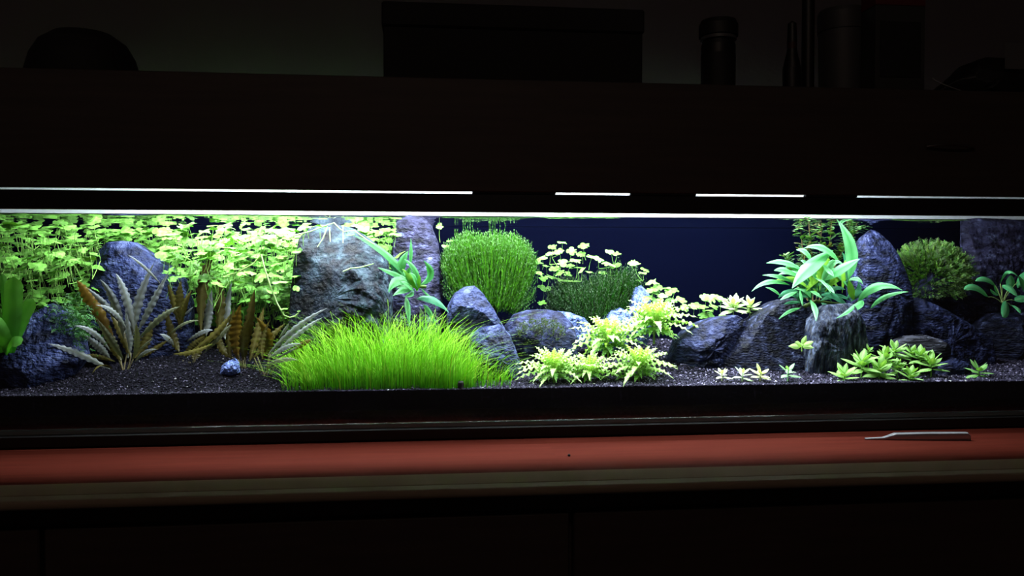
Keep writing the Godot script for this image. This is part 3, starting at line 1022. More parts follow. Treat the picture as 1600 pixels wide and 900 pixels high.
# ------------------------------------------------------------------ the drawn plants
func build_drawn_plants() -> void:
	rng.seed = 500
	var fern_cols := [[Color(0.08, 0.34, 0.10), Color(0.22, 0.55, 0.27), Color(0.06, 0.30, 0.08)], [Color(0.03, 0.13, 0.06), Color(0.05, 0.22, 0.12)], [Color(0.20, 0.42, 0.04), Color(0.16, 0.40, 0.05)]]
	# right-hand fern, read from a crop at 4.5 times from (1120, 310)
	var z := -0.14
	var t := thing("java_fern", "large bright green fern with pale arching strap leaves on the right rocks", "aquatic plant", at(1275, 478, z - 0.01))
	var q := [[925, 570, 945, 350, 842, 145, 85, 0.01], [870, 460, 760, 352, 615, 348, 62, 0.03], [665, 440, 625, 375, 558, 362, 52, 0.0], [815, 365, 650, 490, 530, 632, 95, 0.05], [605, 505, 480, 450, 348, 455, 48, 0.02],
		[575, 550, 485, 505, 402, 508, 52, 0.03], [540, 590, 440, 550, 320, 540, 36, 0.02], [515, 610, 370, 585, 245, 655, 38, 0.04], [445, 685, 400, 645, 340, 625, 22, 0.0], [565, 655, 500, 682, 445, 716, 30, 0.03],
		[660, 645, 560, 570, 400, 578, 48, 0.0, 2], [745, 580, 880, 492, 1005, 425, 66, 0.03], [745, 462, 792, 510, 822, 548, 40, 0.02], [685, 560, 752, 590, 802, 668, 30, 0.04], [775, 595, 802, 635, 828, 668, 26, 0.03],
		[655, 652, 700, 668, 742, 706, 26, 0.02], [585, 640, 595, 700, 602, 755, 24, 0.03], [660, 715, 692, 780, 696, 862, 40, 0.05], [590, 770, 510, 795, 435, 850, 24, 0.03], [722, 580, 738, 510, 728, 455, 62, 0.0, 2]]
	q += [[930, 762, 830, 688, 732, 682, 58, 0.03, 1], [1025, 715, 985, 760, 842, 843, 48, 0.06], [985, 740, 1130, 618, 1305, 645, 60, 0.03], [1080, 775, 1190, 690, 1348, 656, 34, 0.02], [965, 715, 945, 640, 928, 575, 52, 0.01, 2],
		[925, 575, 985, 565, 1027, 605, 32, 0.02], [790, 650, 850, 628, 905, 642, 32, 0.0, 1], [915, 580, 925, 480, 880, 375, 62, -0.02, 1], [735, 735, 770, 755, 805, 785, 32, 0.01, 1], [590, 730, 530, 730, 470, 745, 26, 0.01, 1],
		[700, 640, 640, 560, 600, 480, 70, -0.01, 1], [720, 650, 790, 560, 860, 520, 60, -0.02, 1], [660, 700, 620, 640, 540, 640, 44, 0.0], [950, 700, 1000, 640, 990, 580, 40, -0.01, 1], [700, 660, 690, 600, 690, 540, 46, -0.01, 2], [640, 560, 520, 470, 450, 435, 44, 0.01], [720, 600, 640, 470, 590, 440, 50, 0.0]]
	var list := []
	for r in q:
		var s := [1120 + r[0] / 4.5, 310 + r[1] / 4.5, 1120 + r[2] / 4.5, 310 + r[3] / 4.5, 1120 + r[4] / 4.5, 310 + r[5] / 4.5, r[6] / 4.5]
		s.append_array(r.slice(7))
		list.append(s)
	for k in 14:
		var bx := rng.randf_range(1250, 1330)
		var by := 455 + rng.randf_range(-14, 8)
		var th := rng.randf_range(-2.75, -0.35)
		var L := rng.randf_range(36, 66)
		list.append([bx, by, bx + cos(th) * L * 0.5, by - 10 + sin(th) * L * 0.55, bx + cos(th) * L, by + sin(th) * L * 0.75, rng.randf_range(7, 12), rng.randf_range(-0.03, 0.02), 0 if rng.randf() < 0.75 else 2])
	for k in 16:
		var bx := rng.randf_range(1240, 1335)
		var th := rng.randf_range(-2.9, 0.1)
		var L := rng.randf_range(24, 52)
		list.append([bx, 470 + rng.randf_range(-6, 6), bx + cos(th) * L * 0.55, 466 + sin(th) * L * 0.7, bx + cos(th) * L, 470 + sin(th) * L * 0.8 + 6, rng.randf_range(8, 12), rng.randf_range(-0.04, 0.0), 1])
	drawn_leaves(t, list, z, mats.fern, fern_cols, {"shape": "lance", "fold": 0.18, "ruffle": 0.10, "waves": 3.0})
	var g := Geo.new()
	tube(g, [Vector3(-0.03, -0.004, 0), Vector3(0, 0.008, 0), Vector3(0.05, 0.002, 0)], 0.004, 0.003, 7, Color(0.08, 0.13, 0.03))
	part("rhizome", g.mesh(), mats.fern, t)
	# middle fern
	z = -0.15
	t = thing("java_fern", "smaller green fern with drooping strap leaves on the largest dark boulder", "aquatic plant", at(648, 452, z - 0.01))
	drawn_leaves(t, [[636, 436, 602, 396, 551, 367, 11, 0.01], [625, 432, 628, 410, 638, 392, 13, 0.01], [641, 415, 642, 395, 642, 372, 5, 0.0], [657, 445, 647, 420, 632, 405, 9, 0.02], [656, 446, 672, 428, 662, 407, 12, 0.02],
		[653, 455, 644, 436, 628, 420, 11, 0.03, 2], [637, 436, 614, 427, 590, 418, 8, 0.02], [642, 444, 622, 438, 607, 457, 15, 0.04], [643, 455, 641, 460, 632, 464, 9, 0.03], [634, 463, 637, 482, 640, 508, 8, 0.03],
		[650, 467, 675, 468, 701, 488, 12, 0.03, 1], [658, 450, 668, 461, 680, 470, 3, 0.01], [661, 476, 671, 488, 683, 514, 7, 0.02], [650, 455, 655, 440, 654, 428, 8, 0.03, 2], [645, 450, 632, 446, 620, 450, 12, 0.03], [644, 452, 632, 452, 614, 462, 12, 0.05], [650, 450, 640, 432, 640, 418, 12, 0.03], [654, 452, 650, 436, 640, 426, 12, 0.04], [648, 456, 640, 446, 626, 440, 12, 0.05], [640, 440, 622, 425, 608, 405, 10, 0.0, 1]],
		z, mats.fern, [[Color(0.03, 0.15, 0.04), Color(0.09, 0.28, 0.11), Color(0.03, 0.13, 0.03)], [Color(0.02, 0.10, 0.05), Color(0.04, 0.19, 0.10)], [Color(0.10, 0.25, 0.02), Color(0.08, 0.23, 0.03)]], {"shape": "lance", "fold": 0.25, "ruffle": 0.08, "waves": 3.0})
	g = Geo.new()
	tube(g, [Vector3(-0.02, 0.0, 0), Vector3(0, 0.006, 0), Vector3(0.02, 0.004, 0)], 0.003, 0.003, 7, Color(0.08, 0.13, 0.03))
	part("rhizome", g.mesh(), mats.fern, t)
	# broad green plant at the left edge
	z = -0.05
	t = thing("broad_leaved_plant", "bright green broad round-tipped leaves at the left glass edge", "aquatic plant", at(12, 556, z))
	drawn_leaves(t, [[14, 550, 19, 485, 21, 432, 25, 0.0], [10, 545, 8, 470, 2, 428, 11, -0.02], [16, 550, 34, 500, 52, 467, 19, -0.01], [8, 553, 18, 534, 33, 538, 16, 0.02], [6, 550, -10, 500, -20, 450, 24, 0.0], [12, 552, 2, 520, -14, 498, 20, 0.02], [15, 550, 28, 515, 40, 505, 16, -0.02]],
		z, mats.leaf, [[Color(0.06, 0.32, 0.03), Color(0.16, 0.46, 0.08), Color(0.10, 0.38, 0.05)]], {"shape": "round", "fold": 0.12, "ruffle": 0.08, "n": 14})
	# dim broad leaves at the right
	z = -0.15
	t = thing("anubias", "dim green oval leaves on thin stalks at the right end", "aquatic plant", at(1566, 474, z))
	drawn_leaves(t, [[1544, 464, 1526, 449, 1506, 452, 13, 0.02], [1555, 446, 1541, 436, 1524, 439, 10, 0.01], [1563, 443, 1576, 425, 1591, 433, 6, 0.02], [1578, 450, 1580, 440, 1579, 430, 15, 0.0], [1566, 445, 1578, 450, 1590, 463, 13, 0.02],
		[1547, 452, 1553, 457, 1561, 461, 7, 0.0], [1572, 470, 1572, 484, 1567, 496, 15, 0.03], [1580, 478, 1588, 479, 1595, 490, 11, 0.03], [1591, 432, 1599, 442, 1602, 458, 13, 0.0], [1585, 470, 1600, 466, 1618, 472, 13, 0.01], [1553, 444, 1557, 452, 1561, 458, 8, -0.01], [1590, 450, 1604, 430, 1622, 425, 14, -0.02]],
		z, mats.fern, [[Color(0.04, 0.24, 0.09), Color(0.09, 0.36, 0.15), Color(0.12, 0.36, 0.14)]], {"shape": "oval", "fold": 0.25})
	g = Geo.new()
	for e in [[1544, 464], [1555, 446], [1563, 443], [1578, 450], [1566, 447], [1572, 470], [1580, 478], [1591, 440], [1585, 470]]:
		var p := at(e[0], e[1], z) - t.position
		tube(g, curve_pts(Vector3.ZERO, p * 0.5 + Vector3(0, 0.004, 0), p, 4), 0.001, 0.0008, 5, Color(0.25, 0.36, 0.12))
	part("stalk", g.mesh(), mats.fern, t)
	build_crypts()

func build_crypts() -> void:
	rng.seed = 640
	var cols := [[Color(0.066, 0.07425, 0.0605), Color(0.20, 0.22, 0.25), Color(0.0935, 0.099, 0.077)], [Color(0.0605, 0.055, 0.00825), Color(0.1265, 0.1155, 0.0275), Color(0.121, 0.1045, 0.033)], [Color(0.0275, 0.0231, 0.0055), Color(0.055, 0.04675, 0.011), Color(0.066, 0.055, 0.0165)], [Color(0.055, 0.033, 0.0044), Color(0.099, 0.0605, 0.0055)], [Color(0.0715, 0.0825, 0.044), Color(0.165, 0.1815, 0.121)]]
	var o := {"shape": "lance", "ruffle": 0.08, "waves": 10.0, "tooth": 0.17, "fold": 0.35, "n": 46, "slim": 0.85}
	var z := -0.10
	var t := thing("ruffled_crypt_plant", "largest grey-green ruffled plant fanning out before the rounded boulder", "aquatic plant", at(197, 592, z))
	drawn_leaves(t, [[172, 577, 120, 551, 75, 537, 11, 0.03], [193, 530, 178, 474, 156, 436, 14, 0.01], [210, 520, 196, 462, 181, 427, 13, 0.0], [188, 505, 162, 474, 136, 450, 10, 0.02], [198, 515, 176, 486, 150, 477, 8, 0.03], [178, 530, 142, 470, 120, 438, 20, -0.02, 3], [172, 548, 145, 519, 116, 509, 9, 0.03], [172, 560, 152, 540, 130, 522, 12, 0.01],
		[193, 562, 170, 528, 151, 497, 12, 0.04, 4], [207, 525, 216, 470, 241, 410, 15, -0.01], [214, 520, 238, 470, 264, 424, 15, 0.0], [252, 445, 224, 416, 199, 398, 5, 0.02], [206, 562, 212, 535, 213, 505, 14, 0.05, 4], [216, 530, 250, 496, 281, 479, 13, 0.03, 4]],
		z, mats.crypt, cols, o)
	drawn_leaves(t, [[215, 548, 228, 537, 240, 528, 6, 0.03, 4], [176, 577, 158, 570, 144, 584, 7, 0.05, 2], [190, 565, 172, 530, 160, 500, 16, -0.02, 2], [210, 560, 228, 530, 236, 500, 16, -0.02, 2], [200, 560, 200, 520, 196, 480, 15, -0.03], [205, 560, 190, 520, 170, 486, 13, -0.03, 2], [214, 560, 240, 545, 268, 528, 9, 0.0, 2], [210, 566, 226, 550, 246, 546, 7, 0.03], [180, 565, 150, 556, 128, 556, 8, -0.01, 2]],
		z, mats.crypt, cols, o)
	crypt_stems(t)
	z = -0.11
	t = thing("ruffled_crypt_plant", "olive yellow ruffled plant next right of the grey fanning one", "aquatic plant", at(290, 592, z))
	drawn_leaves(t, [[282, 508, 288, 475, 300, 454, 12, 0.02, 1], [285, 510, 280, 470, 283, 438, 14, 0.01, 1], [283, 515, 270, 470, 262, 444, 11, 0.0, 1], [265, 522, 288, 505, 311, 501, 6, 0.03, 4], [270, 553, 304, 548, 333, 536, 10, 0.05, 1], [296, 552, 338, 518, 360, 491, 14, 0.03, 1], [318, 552, 346, 522, 362, 507, 10, 0.04, 4], [292, 534, 314, 519, 333, 516, 9, 0.03],
		[287, 492, 294, 486, 303, 479, 5, 0.02], [314, 520, 318, 440, 334, 396, 17, -0.03, 2], [322, 525, 325, 490, 331, 452, 15, -0.02, 0], [340, 530, 344, 470, 340, 432, 16, -0.04, 2], [352, 530, 353, 490, 362, 440, 14, -0.04, 0], [290, 560, 300, 540, 320, 525, 12, 0.0, 2], [280, 550, 268, 520, 258, 480, 14, -0.02, 2], [300, 560, 310, 545, 322, 500, 14, -0.02, 2], [272, 540, 262, 528, 250, 522, 9, 0.02]],
		z, mats.crypt, cols, o)
	crypt_stems(t)
	z = -0.10
	t = thing("ruffled_crypt_plant", "dark brown ruffled plant with one tall narrow leaf, below the leafy curtain", "aquatic plant", at(384, 592, z))
	drawn_leaves(t, [[378, 566, 388, 500, 398, 452, 18, 0.02, 2], [372, 562, 368, 515, 376, 476, 20, 0.0, 3], [408, 564, 418, 528, 399, 495, 17, 0.01, 3], [360, 560, 358, 520, 366, 480, 14, -0.02, 2], [390, 565, 402, 520, 412, 480, 14, -0.03, 2], [384, 565, 380, 530, 390, 495, 16, 0.03, 2], [395, 562, 420, 530, 446, 505, 12, -0.02, 2], [366, 560, 345, 540, 340, 505, 12, -0.02, 2]],
		z, mats.crypt, cols, o)
	crypt_stems(t)
	z = -0.075
	t = thing("ruffled_crypt_plant", "small grey ruffled plant whose longest leaves point right to the hairgrass", "aquatic plant", at(414, 590, z))
	drawn_leaves(t, [[416, 558, 462, 512, 512, 481, 11, 0.02], [425, 556, 470, 518, 504, 496, 9, 0.0], [418, 562, 444, 543, 471, 537, 10, 0.03], [412, 572, 440, 562, 467, 563, 9, 0.04, 4], [436, 528, 445, 515, 452, 505, 6, 0.02], [455, 548, 474, 536, 487, 531, 11, 0.02, 3], [420, 565, 450, 550, 470, 538, 5, 0.03], [410, 560, 410, 530, 422, 500, 10, -0.02, 2]],
		z, mats.crypt, cols, o)
	crypt_stems(t)

func crypt_stems(t: Node3D) -> void:
	var g := Geo.new()
	for k in 6:
		var a := Vector3(rng.randf_range(-0.006, 0.006), -0.004, rng.randf_range(-0.006, 0.006))
		var b := Vector3(rng.randf_range(-0.02, 0.02), rng.randf_range(0.025, 0.045), rng.randf_range(-0.01, 0.01))
		tube(g, curve_pts(a, (a + b) * 0.5, b, 4), 0.0015, 0.001, 5, Color(0.18, 0.15, 0.08))
	part("stem", g.mesh(), mats.crypt, t)

# ------------------------------------------------------------------ pennywort
func build_pennywort() -> void:
	for k in 12:
		lobed.append(lobed_leaf([3, 4, 5, 3][k % 4], k * 1.7, [1.0, 0.55, 1.35][k / 4]))
	rng.seed = 71
	var top := func(px: float) -> float: return 337.0
	var lump := func(px: float) -> float: return 352.0
	pennywort("floating mass of pennywort above the broad-leaved plant, far left", scatter(270, -40, 150, top, func(px): return 425.0 - absf(px - 40) * 0.1, -0.40, -0.06), Vector2(0.02, 0.05))
	pennywort("shaded lower pennywort leaves behind the broad-leaved plant", scatter(270, -40, 160, func(px): return 395.0, func(px): return 520.0 - maxf(0.0, px - 90) * 0.5, -0.43, -0.2), Vector2(0.02, 0.05))
	pennywort("pennywort floating above the rounded blue-grey boulder", scatter(190, 140, 265, top, func(px): return 374.0 + maxf(0.0, px - 210) * 0.55, -0.43, -0.30), Vector2(0.02, 0.045))
	pennywort("brightest pennywort mass between the rounded boulder and the leafy curtain", scatter(285, 255, 380, top, func(px): return 435.0 + (px - 255) * 0.15, -0.40, -0.10), Vector2(0.02, 0.05))
	pennywort("thick hanging curtain of pennywort left of the largest dark boulder", scatter(295, 365, 472, top, func(px): return 470.0 - maxf(0.0, px - 440) * 0.6, -0.40, -0.16), Vector2(0.02, 0.05))
	pennywort("shaded pennywort leaves low behind the brown and olive ruffled plants", scatter(190, 285, 470, func(px): return 420.0, func(px): return 505.0 - maxf(0.0, px - 420) * 0.3, -0.42, -0.27), Vector2(0.02, 0.05))
	pennywort("thin layer of pennywort lying over the top of the largest dark boulder", scatter(85, 465, 575, func(px): return 336.0, func(px): return 356.0, -0.36, -0.12), Vector2(0.015, 0.035), 0.22, 0.42)
	pennywort("pale pennywort between the dark boulder and the tall purple stone", scatter(140, 548, 626, func(px): return 340.0 + maxf(0.0, px - 585) * 0.3, func(px): return 405.0 + maxf(0.0, px - 590) * 0.7, -0.40, -0.27), Vector2(0.02, 0.04))
	# the right-hand groups, read from a crop at 4.5 times from (820, 330)
	var make := func(list: Array, z0: float, z1: float) -> Array:
		var out := []
		for e in list:
			var z := rng.randf_range(z0, z1)
			out.append([at(820 + e[0] / 4.5, 330 + e[1] / 4.5, z), rng.randf_range(0.0095, 0.0125)])
		return out
	pennywort("pennywort with pale lobed leaves between the two dark green bushes", make.call([[265, 218], [195, 248], [240, 280], [180, 295], [330, 278], [415, 240], [120, 328], [395, 300], [360, 345], [95, 355], [265, 360], [320, 382], [150, 382], [370, 395], [210, 400], [400, 410], [240, 430], [300, 437], [100, 430], [130, 470], [170, 460], [125, 535], [160, 545], [120, 640]], -0.32, -0.26), Vector2(0.015, 0.035), 0.22, 0.42)
	pennywort("pennywort leaves standing above the lower dark bush", make.call([[475, 318], [520, 335], [600, 285], [645, 295], [605, 372], [640, 378], [575, 366], [755, 360], [780, 366], [845, 410], [830, 432], [455, 425], [550, 430], [800, 485]], -0.33, -0.27), Vector2(0.015, 0.03), 0.22, 0.42)
	pennywort("pennywort cluster just above the topmost yellow rosette", make.call([[885, 495], [915, 500], [890, 550], [940, 535], [920, 565], [1005, 540], [1050, 550], [1020, 560], [910, 620], [940, 625], [1000, 640], [1100, 620], [1045, 620], [970, 590], [860, 610]], -0.28, -0.22), Vector2(0.015, 0.03), 0.22, 0.42)
	pennywort("pennywort runner over the violet slab beside the paler sprigs", make.call([[1270, 605], [1310, 610], [1365, 610], [1190, 665], [1125, 678], [1220, 660], [1260, 670], [1330, 668], [1290, 695], [1255, 730], [1295, 732], [1400, 745], [1390, 615]], -0.26, -0.20), Vector2(0.015, 0.03), 0.22, 0.42)
	var z := -0.29
	pennywort("few small pennywort leaves at the left side of the tall dark bush", [[at(687, 355, z), 0.008], [at(703, 376, z), 0.008], [at(697, 384, z), 0.009], [at(706, 386, z), 0.008], [at(693, 415, z), 0.010], [at(699, 426, z), 0.008]], Vector2(0.02, 0.035), 0.1)
	# the long runner that hangs in front of the curtain
	z = -0.09
	var t := thing("pennywort_runner", "long pale runner hanging below the curtain with a white lobed leaf", "aquatic plant", at(438, 497, z))
	var g := Geo.new()
	var P := func(x, y): return at(x, y, z) - t.position
	tube(g, [P.call(408, 398), P.call(413, 418), P.call(422, 446), P.call(433, 474), P.call(444, 493), P.call(453, 496), P.call(461, 494), P.call(467, 488)], 0.0013, 0.001, 6, Color(0.5, 0.62, 0.3))
	tube(g, [P.call(430, 466), P.call(433, 458), P.call(438, 442)], 0.0005, 0.0005, 5, Color(0.4, 0.55, 0.25))
	tube(g, [P.call(408, 398), P.call(396, 412), P.call(370, 426), P.call(355, 430)], 0.001, 0.0008, 5, Color(0.45, 0.6, 0.2))
	tube(g, [P.call(444, 493), P.call(443, 486)], 0.0004, 0.0004, 5, Color(0.4, 0.55, 0.25))
	part("stem", g.mesh(), mats.leaf, t)
	for e in [[438, 440, 0.0135], [444, 482, 0.007], [467, 486, 0.003], [354, 431, 0.006], [370, 420, 0.006]]:
		var o := part("leaf", lobed[9], mats.leaf, t, P.call(e[0], e[1]))
		o.basis = Basis.from_euler(Vector3(0.12, 0.6, 0.08)).scaled(Vector3.ONE * e[2])
	# pale roots and runners trailing over the big boulder
	z = -0.115
	t = thing("pennywort_runner", "pale runners trailing across the top of the largest dark boulder", "aquatic plant", at(520, 380, z))
	g = Geo.new()
	for e in [[[458, 368], [484, 362], [505, 354], [522, 348]], [[522, 348], [530, 357], [538, 362], [553, 360]], [[512, 354], [505, 372], [496, 386]], [[536, 352], [536, 380]], [[515, 355], [516, 378]], [[553, 360], [572, 374], [585, 382]], [[536, 424], [548, 419], [562, 418], [584, 412]]]:
		var pts := []
		for p in e:
			pts.append(P.call(p[0], p[1]) - Vector3.ZERO)
		for k in pts.size():
			pts[k] = at(e[k][0], e[k][1], z) - t.position
		tube(g, pts, 0.0012, 0.0008, 5, Color(0.5, 0.62, 0.35))
	part("stem", g.mesh(), mats.leaf, t)

# ------------------------------------------------------------------ rosettes and small plants
func build_small_plants() -> void:
	rosette("yellow-green crinkled rosette at the front left of the five", 866, 578, -0.055, 60, 42, 1)
	rosette("smallest yellow-green crinkled rosette between the two front ones", 920, 580, -0.065, 50, 36, 2)
	rosette("pale yellow crinkled rosette at the front right, whitest at its heart", 998, 574, -0.055, 62, 42, 3)
	rosette("yellow-green crinkled rosette in the second row, left one", 950, 532, -0.13, 66, 42, 4)
	rosette("topmost yellow-green crinkled rosette under the floating clover leaves", 1022, 506, -0.16, 70, 42, 5)
	var y := Color(0.20, 0.45, 0.08)
	var group := "leafy sprigs of the front right clump"
	var spots := [[1319, 590, -0.035, 25, 8, "outermost sprig of the leafy clump, below the streaked block"], [1346, 572, -0.05, 30, 10, "tallest broad-leaved sprig of the leafy clump"], [1374, 582, -0.035, 28, 9, "front sprig in the middle of the leafy clump"], [1383, 562, -0.065, 24, 9, "pale sprig behind the middle of the leafy clump"], [1398, 551, -0.08, 22, 8, "topmost sprig of the leafy clump"],
		[1402, 577, -0.05, 20, 9, "yellowish sprig at the heart of the leafy clump"], [1422, 590, -0.03, 24, 9, "front sprig at the right of the leafy clump"], [1423, 553, -0.085, 18, 10, "darker sprig under the layered stone"], [1438, 560, -0.07, 22, 10, "round many-leaved sprig beside the layered stone"], [1455, 572, -0.05, 25, 8, "sprig of the leafy clump reaching furthest right"], [1357, 550, -0.08, 13, 5, "little sprig against the streaked block"]]
	var k := 0
	for s in spots:
		k += 1
		sprig("leafy_sprig", s[5], s[0], s[1], s[2], s[3] * 1.2, s[4] + 3, 300 + k, y, {"group": group})
	var pale := Color(0.42, 0.56, 0.28)
	sprig("leafy_sprig", "whitish seedling nearest the violet slab", 1128, 586, -0.035, 17, 9, 330, Color(0.62, 0.66, 0.45), {"width": 0.5})
	sprig("leafy_sprig", "flat pale seedling second from the violet slab", 1160, 587, -0.035, 22, 7, 331, Color(0.5, 0.66, 0.42), {"width": 0.36})
	sprig("leafy_sprig", "cream seedling third from the violet slab", 1188, 586, -0.035, 21, 10, 332, Color(0.6, 0.64, 0.35), {"width": 0.42})
	sprig("leafy_sprig", "fresh green seedling alone at the foot of the dark slab", 1231, 583, -0.035, 24, 7, 333, Color(0.25, 0.5, 0.25))
	sprig("leafy_sprig", "star-shaped green seedling growing on the dark slab", 1253, 540, -0.085, 22, 7, 334, Color(0.32, 0.54, 0.14), {"foot": 0.006, "lean": Vector3(0, 0.35, 1), "width": 0.45})
	sprig("leafy_sprig", "lone green sprig beside the blue-grey chip at right", 1529, 582, -0.05, 27, 10, 335, Color(0.12, 0.36, 0.06))
	sprig("leafy_sprig", "pale many-leaved sprig on the ridge of the violet slab, left one", 1146, 481, -0.20, 26, 20, 336, pale, {"foot": 0.02, "width": 0.42})
	sprig("leafy_sprig", "pale pointed sprig on the ridge of the violet slab, right one", 1172, 481, -0.20, 24, 16, 337, pale, {"foot": 0.02, "width": 0.38})

# ------------------------------------------------------------------ grass, bushes, mosses
func build_masses() -> void:
	rng.seed = 17
	var g := Geo.new()
	for k in 5200:
		var px := 0.0
		var u := rng.randf()
		if u < 0.86:
			px = rng.randf_range(472, 742)
		elif u < 0.95:
			px = rng.randf_range(440, 500)
		else:
			px = rng.randf_range(735, 798)
		var z := -rng.randf_range(0.010, 0.15)
		var p := at(px, 560, z)
		p.y = ground(p.x, z)
		var prof := 1.0
		if px < 540:
			prof = lerpf(0.42, 1.0, clampf((px - 450) / 90.0, 0.0, 1.0))
		elif px > 680:
			prof = lerpf(1.0, 0.45, clampf((px - 680) / 90.0, 0.0, 1.0))
		var H := prof * (0.034 + 0.088 * pow(rng.randf(), 1.7))
		H *= 1.0 + 0.28 * bumpy.get_noise_2d(px * 7.0, z * 2000.0)
		var outx := (px - 610.0) / 160.0
		var a := rng.randf() * TAU
		var bend := Vector3(cos(a) * 0.35 + outx * 0.4, 0, sin(a) * 0.35) * H * rng.randf_range(0.2, 1.9) * (1.8 if rng.randf() < 0.2 else 1.0)
		var tip := p + Vector3(0, H * rng.randf_range(0.8, 1.0), 0) + bend
		var mid := p + Vector3(0, H * 0.6, 0) + bend * 0.25
		tip.z = minf(tip.z, -0.003)
		mid.z = minf(mid.z, -0.003)
		var w := Vector3(cos(a + 1.3), 0, sin(a + 1.3)) * rng.randf_range(0.00035, 0.00075)
		var c := jit(Color(0.07, 0.30, 0.010), 0.55)
		if rng.randf() < 0.03:
			c = Color(0.35, 0.30, 0.08)
		var f := g.v.size()
		for i in 6:
			var t := i / 5.0
			var q := bez(p, mid, tip, t)
			var ww := w * (1.0 - 0.75 * t)
			g.v.append(q - ww)
			g.v.append(q + ww)
			var cc := c.lerp(Color(0.34, 0.62, 0.06), t * 0.8)
			g.c.append(cc)
			g.c.append(cc)
		for i in 5:
			g.quad(f + i * 2, f + i * 2 + 2, f + i * 2 + 3, f + i * 2 + 1)
	stuff("hairgrass", "dense bright green hairgrass growing at the front left of centre", "grass", g, mats.grass, Vector3(-0.18, -0.158, -0.08))
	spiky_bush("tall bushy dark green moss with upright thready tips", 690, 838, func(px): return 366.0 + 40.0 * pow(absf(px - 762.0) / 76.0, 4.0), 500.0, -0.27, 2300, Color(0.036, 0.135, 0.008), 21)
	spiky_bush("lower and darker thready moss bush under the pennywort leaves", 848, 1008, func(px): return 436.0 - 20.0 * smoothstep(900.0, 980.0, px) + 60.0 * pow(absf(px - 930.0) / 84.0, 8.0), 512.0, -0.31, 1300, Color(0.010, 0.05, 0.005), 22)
	# round moss bush at the right
	rng.seed = 23
	g = Geo.new()
	var z := -0.29
	for k in 5200:
		var a := rng.randf() * TAU
		var e := asin(rng.randf_range(-0.75, 1.0))
		var d := Vector3(cos(a) * cos(e), sin(e), sin(a) * cos(e))
		var c := at(1453, 428, z) + Vector3(d.x * 0.083, d.y * 0.060, d.z * 0.055) * rng.randf_range(0.75, 0.97)
		c += Vector3(bumpy.get_noise_2d(a * 300.0, e * 300.0), bumpy.get_noise_2d(a * 300.0 + 99.0, e * 300.0), 0) * 0.012
		fronds(g, c, (d + Vector3(0, 0.35, 0)).normalized(), rng.randf_range(0.007, 0.015), jit(Color(0.08, 0.21, 0.014), 0.75), 6)
	bush("moss_bush", "round fluffy moss bush on the dark stone right of the pointed slate", at(1453, 478, z), g)
	# moss on the left slab and in the hollow of the arched slate
	g = Geo.new()
	for k in 1100:
		var px := rng.randfn(112, 20)
		var py := rng.randfn(512, 20)
		fronds(g, at(px, py, -0.085 - 0.06 * rng.randf()), Vector3(rng.randf_range(-1, 1), rng.randf_range(-0.3, 1), rng.randf_range(0, 1)).normalized(), rng.randf_range(0.006, 0.013), jit(Color(0.04, 0.16, 0.03), 0.35), 6)
	bush("moss_tuft", "feathery dark moss on the shaded left slab", at(112, 540, -0.11), g)
	g = Geo.new()
	for k in 800:
		var a := rng.randf() * TAU
		var rr := sqrt(rng.randf())
		fronds(g, at(845 + cos(a) * rr * 38, 524 + sin(a) * rr * 20 - 6, -0.135 - 0.02 * rng.randf()), Vector3(rng.randf_range(-0.7, 0.7), rng.randf_range(0, 1), 0.7).normalized(), rng.randf_range(0.004, 0.009), jit(Color(0.07, 0.10, 0.02), 0.35), 4)
	bush("moss_tuft", "short olive moss in the hollow of the arched slate", at(845, 545, -0.14), g)
	stem_plant()

func bush(called: String, label: String, base: Vector3, g: Geo) -> void:
	var t := thing(called, label, "moss", base)
	for k in g.v.size():
		g.v[k] -= base
	part("foliage", g.mesh(), mats.moss, t, Vector3.ZERO, "stuff")

func spiky_bush(label: String, x0: float, x1: float, top: Callable, bottom: float, z: float, n: int, col: Color, seed_: int) -> void:
	rng.seed = seed_
	var g := Geo.new()
	var half := (x1 - x0) * 0.5
	for k in n:
		var px := rng.randf_range(x0, x1)
		var u := (px - (x0 + x1) * 0.5) / half
		var dz := rng.randf_range(-1, 1)
		var zz := z + dz * 0.05 * sqrt(maxf(0.05, 1.0 - u * u))
		var tp: float = top.call(px)
		tp += 22.0 * dz * dz + rng.randf_range(-6, 14)
		if rng.randf() < 0.05:
			tp -= rng.randf_range(6, 18)
		elif rng.randf() < 0.25:
			tp += rng.randf_range(10, 60)
		var a := at(lerpf(px, (x0 + x1) * 0.5, 0.6), bottom, zz)
		var b := at(px + rng.randf_range(-4, 4), tp, zz)
		var m := (a + b) * 0.5 + Vector3(rng.randf_range(-0.006, 0.006), 0, rng.randf_range(-0.006, 0.006))
		var c := jit(col, 0.3)
		var seg := 14
		var prev := a
		for i in range(1, seg + 1):
			var t := float(i) / seg
			var q := bez(a, m, b, t) + Vector3(rng.randf_range(-1, 1), 0, rng.randf_range(-1, 1)) * 0.0012
			if t > 0.25:
				var w := Vector3(rng.randf_range(-1, 1), 0, rng.randf_range(-1, 1)).normalized() * 0.0008 * (1.0 if i < seg else 0.6)
				_strip(g, prev, (prev + q) * 0.5, q + (q - prev) * 0.3, w, c)
				for e in 2:
					var s := Vector3(rng.randf_range(-1, 1), rng.randf_range(0.5, 1.4), rng.randf_range(-1, 1)).normalized() * rng.randf_range(0.003, 0.006)
					_strip(g, q, q + s * 0.5, q + s, Vector3(s.z, 0, -s.x).normalized() * 0.0005, c.lightened(0.06))
			prev = q
	bush("upright_moss_bush", label, at((x0 + x1) * 0.5, bottom, z), g)

